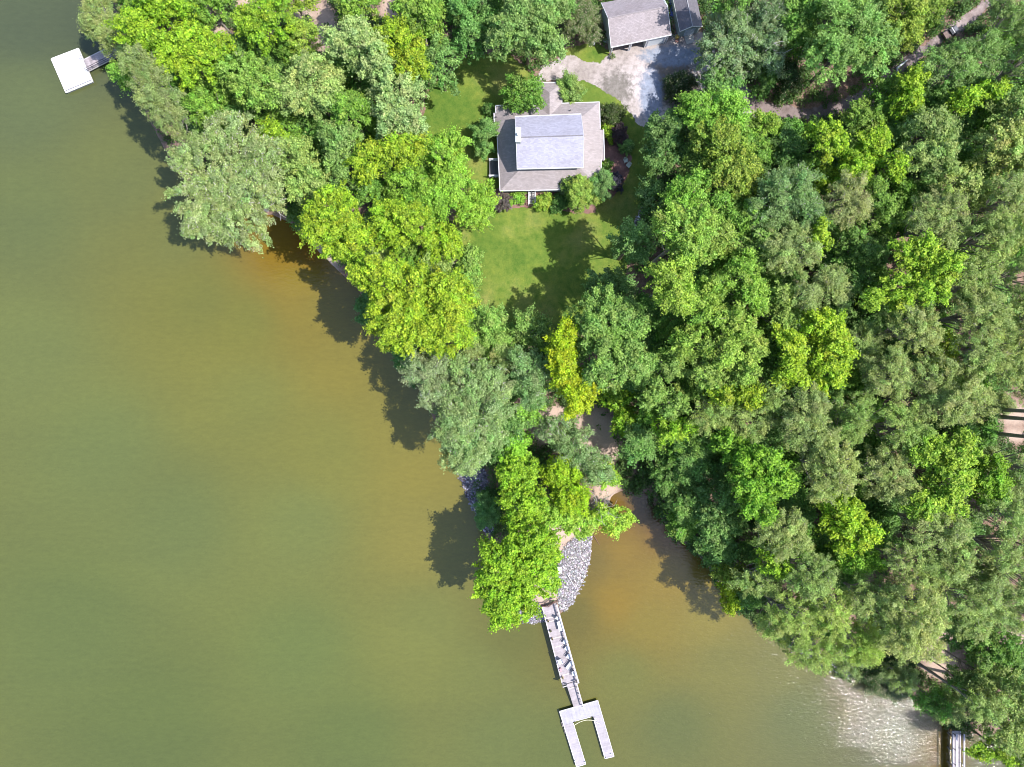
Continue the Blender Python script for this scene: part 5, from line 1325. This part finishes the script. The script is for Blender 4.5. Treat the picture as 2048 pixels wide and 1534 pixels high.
t('P', 15, [(1528, 792, 26, 30)], "olive-green pine below the left half of the bare-limb lime tree", hue=(.9, 1, .8))
t('P', 14, [(1412, 828, 34, 32)], "olive pine left of the crescent of grey pines above the cove", hue=(.95, 1, .8))
t('P', 14, [(1492, 842, 44, 34)], "grey-olive pine below the small golden-lime tree", hue=(.95, 1, .85))
t('P', 17, [(1590, 812, 36, 38), (1595, 860, 44, 38)], "tall grey-green pine below the bare-limb lime tree")
t('P', 18, [(1638, 930, 48, 58)], "large pale grey-green oval pine in the middle of the lower right woods", hue=(1.12, 1.08, 1))
t('L', 14, [(1452, 885, 32, 28)], "small fresh green tree above the bright tree beside the cove", hue=(.7, .85, 1.2))
t('D', 12, [(1385, 880, 38, 26)], "dark tree left of that small fresh green tree", hue=(1.5, 1.3, 1.2))
t('L', 16, [(1505, 920, 42, 28), (1540, 960, 32, 34), (1485, 965, 32, 30), (1495, 1008, 30, 22)], "bright green tree with yellow tips right of the cove", hue=(.75, .9, 1.2))
t('B', 12, [(1432, 1000, 34, 34), (1430, 1048, 34, 28)], "cool green tree overhanging the cove's right bank", hue=(1.0, .95, 1))
t('P', 16, [(1548, 1055, 48, 44)], "round grey pine below the bright yellow-tipped tree", hue=(1.05, 1.05, 1))
t('L', 15, [(1532, 1112, 26, 26)], "small lime tree at the foot of the round grey pine", hue=(.95, .98, 1))
t('L', 16, [(1662, 1022, 38, 32), (1690, 1058, 40, 32)], "vivid lime tree in the lower right woods below the oval pine", hue=(1.1, 1.05, 1))
t('G', 13, [(1705, 1112, 36, 24)], "bright green tree under the lower edge of the vivid lime tree", hue=(1.2, 1.3, 1))
t('P', 14, [(1508, 1150, 44, 30)], "olive pine on the bank right of the small yellow waterside tree", hue=(.95, 1, .9))
t('Y', 10, [(1453, 1188, 19, 27)], "small yellow tree hanging over the cove's right shore", hue=(.85, .9, 1))
t('G', 11, [(1458, 1145, 32, 22)], "olive-green tree behind the small yellow waterside tree", hue=(1.2, .9, .8))
t('D', 9, [(1345, 945, 38, 34)], "dark green tree at the top of the cove's right bank", hue=(1.3, 1.2, 1.2))
t('D', 10, [(1370, 1008, 36, 32)], "dark green tree midway along the cove's right bank", hue=(1.4, 1.25, 1.3))
t('D', 9, [(1420, 950, 32, 30)], "dark shaded tree between the cove trees and the yellow-tipped tree", hue=(1.2, 1.1, 1.2))
t('P', 17, [(1600, 1138, 42, 38)], "grey-olive pine right of the small lime tree's foot", hue=(.92, 1, .85))
t('P', 16, [(1560, 1215, 48, 40)], "yellowish pine overhanging the shore right of the cove", hue=(1.05, 1.1, .8))
t('P', 17, [(1642, 1208, 36, 42)], "bright olive rounded pine near the right shore", hue=(1.1, 1.15, .75))
t('P', 15, [(1608, 1285, 52, 34)], "olive pine at the water's edge above the glinting rocks", hue=(1.0, 1.08, .8))
t('P', 17, [(1725, 1188, 48, 42)], "olive-grey pine left of the big pale pine", hue=(.95, 1, .9))
t('P', 19, [(1800, 1195, 58, 46), (1790, 1260, 54, 38)], "big pale grey-green pine above the bare brown ground", hue=(1.2, 1.12, 1.1))
t('P', 15, [(1705, 1268, 40, 36)], "yellow-green pine at the shore below the olive-grey pine", hue=(1.1, 1.2, .7))
t('P', 18, [(1915, 1190, 46, 38), (1985, 1200, 42, 38), (1905, 1230, 32, 26)], "wide grey-green pine right of the big pale pine", hue=(1.0, 1.05, 1))
t('P', 18, [(1840, 1042, 58, 38)], "grey pine under the largest lime tree of the lower right woods", hue=(1, 1, 1))
t('P', 17, [(1788, 1112, 44, 32)], "grey-olive pine above the big pale pine, left one", hue=(.95, 1, .9))
t('P', 17, [(1862, 1112, 42, 36)], "grey-olive pine above the big pale pine, right one", hue=(.95, 1, .9))
t('P', 18, [(1960, 1018, 44, 40)], "sparse grey pine right of the darker lime tree's foot", hue=(.9, 1, .9), dense=.8)
t('P', 18, [(1985, 1088, 48, 42)], "sparse grey-green pine above the wide grey-green pine", hue=(1, 1.05, .95), dense=.8)
t('L', 18, [(1820, 890, 36, 26), (1880, 890, 32, 30), (1862, 950, 44, 38), (1812, 1000, 42, 20), (1850, 1000, 34, 20)], "largest lime tree of the lower right woods", hue=(1.0, .98, 1.5))
t('L', 17, [(1942, 955, 36, 44)], "darker rounded lime tree attached to the right of the largest one", hue=(.75, .85, 1))
t('P', 17, [(1750, 945, 46, 46)], "grey-brown pine left of the lower right woods' largest lime tree", hue=(1.05, 1, 1))
t('P', 17, [(1772, 852, 42, 42)], "green-grey pine above left of that largest lime tree", hue=(.95, 1.05, .8))
t('P', 16, [(1682, 832, 40, 42)], "green-olive pine right of the tall pine under the bare-limb tree", hue=(.85, 1, .75))
t('P', 17, [(1752, 748, 42, 48)], "grey-green pine right of the bare-limb lime tree", hue=(1, 1, .95))
t('P', 17, [(1838, 752, 42, 38), (1835, 808, 36, 30)], "olive-grey pine below the small isolated lime crown", hue=(1, 1, .95))
t('P', 18, [(1892, 800, 46, 46)], "pale grey pine left of the pinkish clearing at the right edge", hue=(1.1, 1.05, 1.05))
t('P', 17, [(1800, 662, 48, 40)], "grey-green pine under the wide lime tree", hue=(1.08, 1.05, 1))
t('L', 18, [(1795, 518, 40, 28), (1838, 560, 36, 42), (1780, 590, 46, 28), (1715, 608, 18, 16)], "wide lime tree in the upper right quarter with a drooping left arm", hue=(1.0, .98, 1.2))
t('L', 15, [(1858, 705, 26, 27)], "small isolated lime crown among the right-hand grey pines", hue=(1.0, .9, 1))
t('P', 17, [(1915, 560, 42, 40)], "olive pine right of the wide lime tree", hue=(.95, 1, .85))
t('P', 18, [(1925, 635, 44, 42)], "grey-green pine below the olive pine right of the wide lime tree", hue=(1.05, 1.05, 1))
t('P', 18, [(1920, 712, 42, 36)], "grey-green pine right of the small isolated lime crown", hue=(1, 1.05, .95))
t('P', 18, [(1960, 480, 48, 44)], "large olive pine below the soft pale green tree at the right", hue=(.95, .98, .85))
t('P', 18, [(2018, 560, 38, 48)], "olive pine at the right edge, a third of the way down", hue=(.9, .98, .85))
t('P', 18, [(1995, 650, 46, 42), (1985, 725, 42, 40)], "grey-olive pine at the right edge, just above the middle", hue=(1.05, 1.05, .95))
t('P', 16, [(2030, 745, 26, 36)], "dark pine at the right edge just above the pinkish clearing", hue=(.7, .8, .7))
t('P', 18, [(2022, 930, 36, 40)], "dull pine at the right edge just below the pinkish clearing", hue=(.75, .9, .75))
t('G', 9, [(1962, 868, 24, 30)], "low dark green tree at the left side of the pinkish clearing", hue=(.6, .7, .8))
t('P', 17, [(2030, 1030, 26, 46)], "grey-green pine cut by the right edge level with the cove", hue=(.95, 1, .9), dense=.8)
t('P', 17, [(2032, 1140, 28, 42)], "grey-green pine cut by the right edge level with the point's tip", hue=(.9, 1, .85))
t('G', 12, [(1985, 1285, 54, 34)], "deep green tree right of the bare brown ground at the bottom right", hue=(.7, .75, .9))
t('G', 12, [(1945, 1335, 42, 26)], "muted green tree right of the dark brown bench", hue=(1.1, .85, 1.6))
t('G', 14, [(1990, 1385, 50, 38), (1995, 1440, 46, 34)], "mottled green tree above the bottom right pier's far side", hue=(1.3, .95, 1.8))
t('D', 8, [(1868, 1402, 38, 22)], "dark green tree over the shore above the bottom right pier", hue=(1.2, 1.3, 1))
t('L', 9, [(1985, 1496, 46, 20), (2040, 1516, 20, 18)], "yellow-green tree hanging over the water right of the bottom right pier", hue=(.95, .95, 1))
t('F', 3.2, [(1765, 1335, 44, 32)], "dark speckled bush on the shore at the edge of the brown ground", cream=.08, hue=(1, 1.1, 1))
t('F', 2.2, [(1785, 1384, 40, 12)], "pale speckled bush at the waterline below the dark speckled one", cream=.25, hue=(2, 1.8, 2.4))
t('G', 13, [(1695, 500, 38, 36)], "shaded mid green tree left of the wide lime tree's top", hue=(.75, .75, 1))
t('D', 12, [(1690, 560, 36, 30)], "dark tree left of the wide lime tree's drooping arm", hue=(1.2, 1.1, 1.3))
t('P', 14, [(1700, 690, 38, 38)], "muted grey-green pine between the bare-limb and isolated lime crowns", hue=(.85, .95, .85))
t('G', 11, [(612, 88, 32, 28)], "olive tree below the bare pink soil's right part", hue=(1.3, 1.05, 1))
t('G', 11, [(718, 18, 38, 34)], "mid green tree at the top edge right of the bare soil", hue=(1.2, 1.1, 1))
t('G', 10, [(590, 8, 38, 18)], "low yellow-green tree at the top edge over the bare soil", hue=(1.4, 1.15, 1))
t('D', 9, [(560, 245, 34, 20)], "shaded dark tree above the small vivid lime tree", hue=(1.5, 1.4, 1))
t('D', 9, [(650, 270, 30, 32)], "shaded dark tree left of the cool green trees in the left grove", hue=(1.3, 1.3, 1.2))
t('D', 9, [(745, 385, 34, 28)], "dark shaded tree between the golden-green trees of the left grove", hue=(1.3, 1.3, 1))
t('D', 10, [(1400, 560, 30, 26)], "dark shaded tree among the bright trees near the lawn's right side", hue=(1.3, 1.3, 1.3))
t('D', 10, [(1330, 650, 32, 24)], "dark tree left of the tree with pinkish buds", hue=(1.5, 1.4, 1.2))
t('D', 10, [(1525, 560, 20, 34)], "dark narrow tree right of the vivid green tree", hue=(1.4, 1.3, 1.2))
t('D', 10, [(1375, 775, 24, 26)], "dark tree between the green trees above the two-headed lime tree", hue=(1.5, 1.4, 1.2))
# high pines past the right edge: their bare trunks cross the pinkish clearing
for (hx, hy, lb) in ((2120, 826, "pine beyond the right edge, upper of the bare trunks crossing the clearing"), (2125, 842, "pine beyond the right edge, middle bare trunk crossing the clearing"), (2118, 880, "pine beyond the right edge, lowest bare trunk crossing the clearing")):
    t('P', 22, [(hx, hy, 36, 34)], lb, depth=.7, limbs=4)
t('P', 15, [(1932, 1392, 30, 22)], "slim pine whose bare trunk slants over the brown ground", depth=.7, hue=(.9, 1, .85), limbs=4)

for i, (kind, h, ells, label, kw) in enumerate(T):
    grp = kw.pop('group', None)
    r = plant(kind, h, ells, label, seed=i, group=grp, **kw)
    r["kindcode"] = kind; del r["kindcode"]
    if "bare grey limb" in label: limb(r, [(1562, 715, 15), (1580, 690, 17.5), (1590, 665, 19), (1605, 655, 19.5)], .16)
    if "bare white limbs" in label:
        limb(r, [(1520, 130, 8), (1535, 122, 11), (1552, 105, 12), (1566, 107, 12.2)], .12)
        limb(r, [(1520, 110, 10), (1538, 96, 13), (1548, 86, 14)], .10)
        limb(r, [(1525, 140, 9), (1532, 118, 12), (1538, 132, 12)], .09)
    if "bare white branches" in label:
        for (q0, q1) in (((1188, 1008), (1222, 990)), ((1195, 1015), (1232, 1035)), ((1190, 1000), (1205, 1045)), ((1195, 1012), (1185, 985)), ((1200, 1015), (1228, 1012))):
            limb(r, [(*q0, 4.5), ((q0[0] + q1[0]) / 2 + 3, (q0[1] + q1[1]) / 2, 7.6), (*q1, 8.2)], .08, "branch")
    if label.startswith("largest silver-green"):
        limb(r, [(430, 385, 13), (445, 365, 16), (425, 355, 16.5)], .09); limb(r, [(520, 395, 13), (545, 410, 15), (560, 428, 14)], .09)
        limb(r, [(520, 430, 12), (528, 390, 16), (540, 375, 16)], .09)

LANDMARKS = [(1280, 60, "garage"), (1376, 40, "shed"), (1896, 69, "dark buggy"), (1800, 133, "bleached log"), (1642, 290, "oval lime tree"), (1725, 325, "three-lobed lime tree"),
 (1930, 210, "flat wide lime tree"), (1790, 560, "drooping lime tree"), (1600, 700, "bare-limb lime tree"), (1858, 705, "isolated lime crown"), (1638, 930, "large oval pine"), (1675, 1040, "vivid lime tree"),
 (1860, 940, "largest lower lime tree"), (1797, 1225, "big pale pine"), (1866, 1307, "brown bench"), (1913, 1480, "bottom right pier"), (1453, 1188, "small yellow waterside tree"), (1510, 950, "yellow-tipped tree"),
 (1340, 856, "two-headed lime tree"), (1455, 790, "small golden-lime tree"), (1135, 730, "yellow column tree"), (460, 380, "silver-green shore tree"), (145, 140, "white floating dock"), (650, 40, "bare pink soil"),
 (840, 620, "largest yellow shore tree"), (1440, 335, "olive-yellow tree"), (1285, 430, "stone edging"), (1690, 110, "huge dark tree"), (1480, 80, "silvery trees"), (2010, 840, "pinkish clearing"), (1562, 512, "brown-twigged pine"),
 (1990, 408, "olive right-hand pine"), (1850, 452, "grey twiggy pine"), (700, 320, "cool green grove trees"), (1055, 60, "big cool green tree"), (535, 56, "round yellow-green tree")]
def near_label(px, py, kind):
    L_ = min(LANDMARKS, key=lambda q: (q[0] - px) ** 2 + (q[1] - py) ** 2)
    dx, dy = px - L_[0], py - L_[1]; d_ = math.hypot(dx, dy); a_ = math.degrees(math.atan2(dy, dx)) % 360
    way = ["right of", "below right of", "below", "below left of", "left of", "above left of", "above", "above right of"][int((a_ + 22.5) // 45) % 8]
    far = "close " if d_ < 65 else ("" if d_ < 115 else "well ")
    return {"D": "small shaded dark green tree ", "G": "small shaded mid green tree ", "P": "small dull green pine "}[kind] + far + way + " the " + L_[2]

# ---- understorey trees filling the gaps between the tall crowns
def understorey():
    g = np.random.default_rng(321); placed = []; protos = {}; seen = {}
    yard = [LAWN, LAWN2, DRIVE, MB1, MB2]
    for _ in range(9000):
        x, y = g.uniform(-72, 92), g.uniform(-62, 68)
        if bil(SD, x, y) < 1.6: continue
        h = g.uniform(6.5, 11.0); rad = g.uniform(1.7, 2.7)
        zt = 2.2 + h * .8; k = H * PXM / (H - zt); px, py = CX + x * k, CY - y * k
        if not (-20 < px < 2070 and -20 < py < 1550): continue
        r_px = rad * k
        if any(((px - e[0]) / (e[2] * 1.0 + r_px * .15)) ** 2 + ((py - e[1]) / (e[3] * 1.0 + r_px * .15)) ** 2 < 1 for e in USED): continue
        if any((px - q[0]) ** 2 + (py - q[1]) ** 2 < (1.35 * r_px) ** 2 for q in placed): continue
        a_ = np.array([x]); b_ = np.array([y])
        if any(bool(inside(p_, a_, b_)[0]) or dist_poly(p_, a_, b_)[0] < (3.6 if p_ is LAWN else 2.6) for p_ in yard): continue
        if bool(inside(TRACK, a_, b_)[0]) or dist_poly(TRACK, a_, b_)[0] < 3.4: continue
        if any(((px - q[0]) / (q[2] + 22)) ** 2 + ((py - q[1]) / (q[3] + 22)) ** 2 < 1 for q in BARE): continue
        if 1180 < px < 1420 and py < 110: continue
        if 860 < px < 1300 and py > 905: continue
        if 1070 < px < 1260 and py > 780: continue
        if px < 1000 and bil(SD, x, y) < 4.0: continue
        placed.append((px, py))
        pin = (x * .8 - y * .6) > 58
        kind = ('P' if g.random() < .55 else 'D') if pin else ('G' if g.random() < .35 else 'D')
        if px < 1000: side = ("left-hand grove", "L")
        elif py < 420: side = ("upper right woods", "U")
        elif pin: side = ("lower right pine woods", "P")
        else: side = ("right-hand woods", "R")
        ck = (kind, int(g.integers(3)))
        lab = near_label(px, py, kind)
        lab_old = {"D": "small shaded dark green tree in a gap between taller crowns of the ", "G": "small shaded mid green tree in a gap between taller crowns of the ", "P": "small dull green pine in a gap between taller crowns of the "}[kind] + side[0]
        seen[lab] = seen.get(lab, 0) + 1
        if seen[lab] > 1:
            if seen[lab] > 5: continue
            lab = lab.replace('small shaded', ['slightly taller shaded', 'round low shaded', 'bushy shaded', 'slender shaded'][seen[lab] - 2]).replace('small dull', ['slightly taller dull', 'round low dull', 'bushy dull', 'slender dull'][seen[lab] - 2])
        grp = "understorey %s of the %s" % ("pines" if kind == 'P' else "trees", side[0])
        z = gzf(x, y)
        if ck not in protos:
            n0 = len(USED)
            r = plant(kind, 9.0, [(px, py, 29, 27), (px + 12, py - 8, 18, 18)], lab, group=grp, seed=700 + ck[1] * 7 + ord(kind), hue=((1.25, 1.2, 1.3) if kind == 'D' else (.85, .9, .9)))
            del USED[n0:]
            protos[ck] = r
        else:
            src = protos[ck]; r = src.copy(); COL.objects.link(r)
            r.location = (x, y, z); r.rotation_euler = (0, 0, g.uniform(0, 6.28)); s_ = g.uniform(.75, 1.2); r.scale = (s_, s_, h / 9.0)
            tag(r, lab, "pine tree" if kind == 'P' else "tree", grp)
            for c in [o for o in src.children]:
                d = c.copy(); COL.objects.link(d); d.parent = r
    return len(placed)
nus = understorey()
print("UNDERSTOREY", nus)

# ---- undergrowth: nobody could count it
def undergrowth():
    g = np.random.default_rng(99)
    n = 90000
    c = np.stack([g.uniform(-74, 95, n), g.uniform(-66, 72, n)], 1)
    d = bil(SD, c[:, 0], c[:, 1])
    rk = W(1135, 1140); pt = (np.abs(c[:, 0] - 8.5) < 7) & (c[:, 1] < -23)
    ok = ((d > .8) & ~pt) | ((d > -.7) & (c[:, 0] > 19) & (c[:, 1] < -16))
    for poly in (LAWN, LAWN2, DRIVE, TRACK, MB1, MB2): ok &= ~(inside(poly, c[:, 0], c[:, 1]))
    for poly in (LAWN, DRIVE): ok &= dist_poly(poly, c[:, 0], c[:, 1]) > .25
    for (bx, by, bw, bh) in BARE:
        q = G(bx, by); ok &= (((c[:, 0] - q.x) / (bw / 12)) ** 2 + ((c[:, 1] - q.y) / (bh / 12)) ** 2 > 1.0 + .5 * g.random(n)) | (g.random(n) < .06)
    hb = [[p.x, p.y] for p in (NW, NE, SE, SW)]
    for poly in (hb, [gSW[:2], gSE[:2], gNE[:2], gNW[:2]], [s1[:2], s2[:2], s3[:2], s4[:2]]): ok &= ~inside(poly, c[:, 0], c[:, 1]) & (dist_poly(poly, c[:, 0], c[:, 1]) > .5)
    f = np.sin(c[:, 0] * .31 + 1) * np.sin(c[:, 1] * .27) + .5 * np.sin(c[:, 0] * .9 + c[:, 1] * .7)
    # the pine woods towards the lower right have more bare litter
    pin = np.clip((c[:, 0] * .8 - c[:, 1] * .6 - 52) / 30, 0, 1)
    ok &= (f + g.normal(0, .5, n)) > (-.25 + 0.55 * pin)
    c = c[ok]; c = c[g.permutation(len(c))[:20000]]
    z = gz(c[:, 0], c[:, 1]) + .1 + 1.6 * g.random(len(c)) ** 2
    C = np.concatenate([c, z[:, None]], 1); RC = .35 + .5 * g.random(len(c))
    k = dict(KIND['D']); k['c'] = (.065, .135, .035); k['t'] = (.13, .22, .055); k['ll'] = .34; k['lw'] = .2
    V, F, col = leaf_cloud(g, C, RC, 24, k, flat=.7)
    me = np_mesh("undergrowth", V, F); set_tint(me, col)
    tag(link_mesh("undergrowth", me, LEAF), "low green undergrowth covering the ground between the trees", "undergrowth", None, "stuff")
    return len(F)
nu = undergrowth()
print("LEAVES", NLEAF, nu, "TREES", len(T))
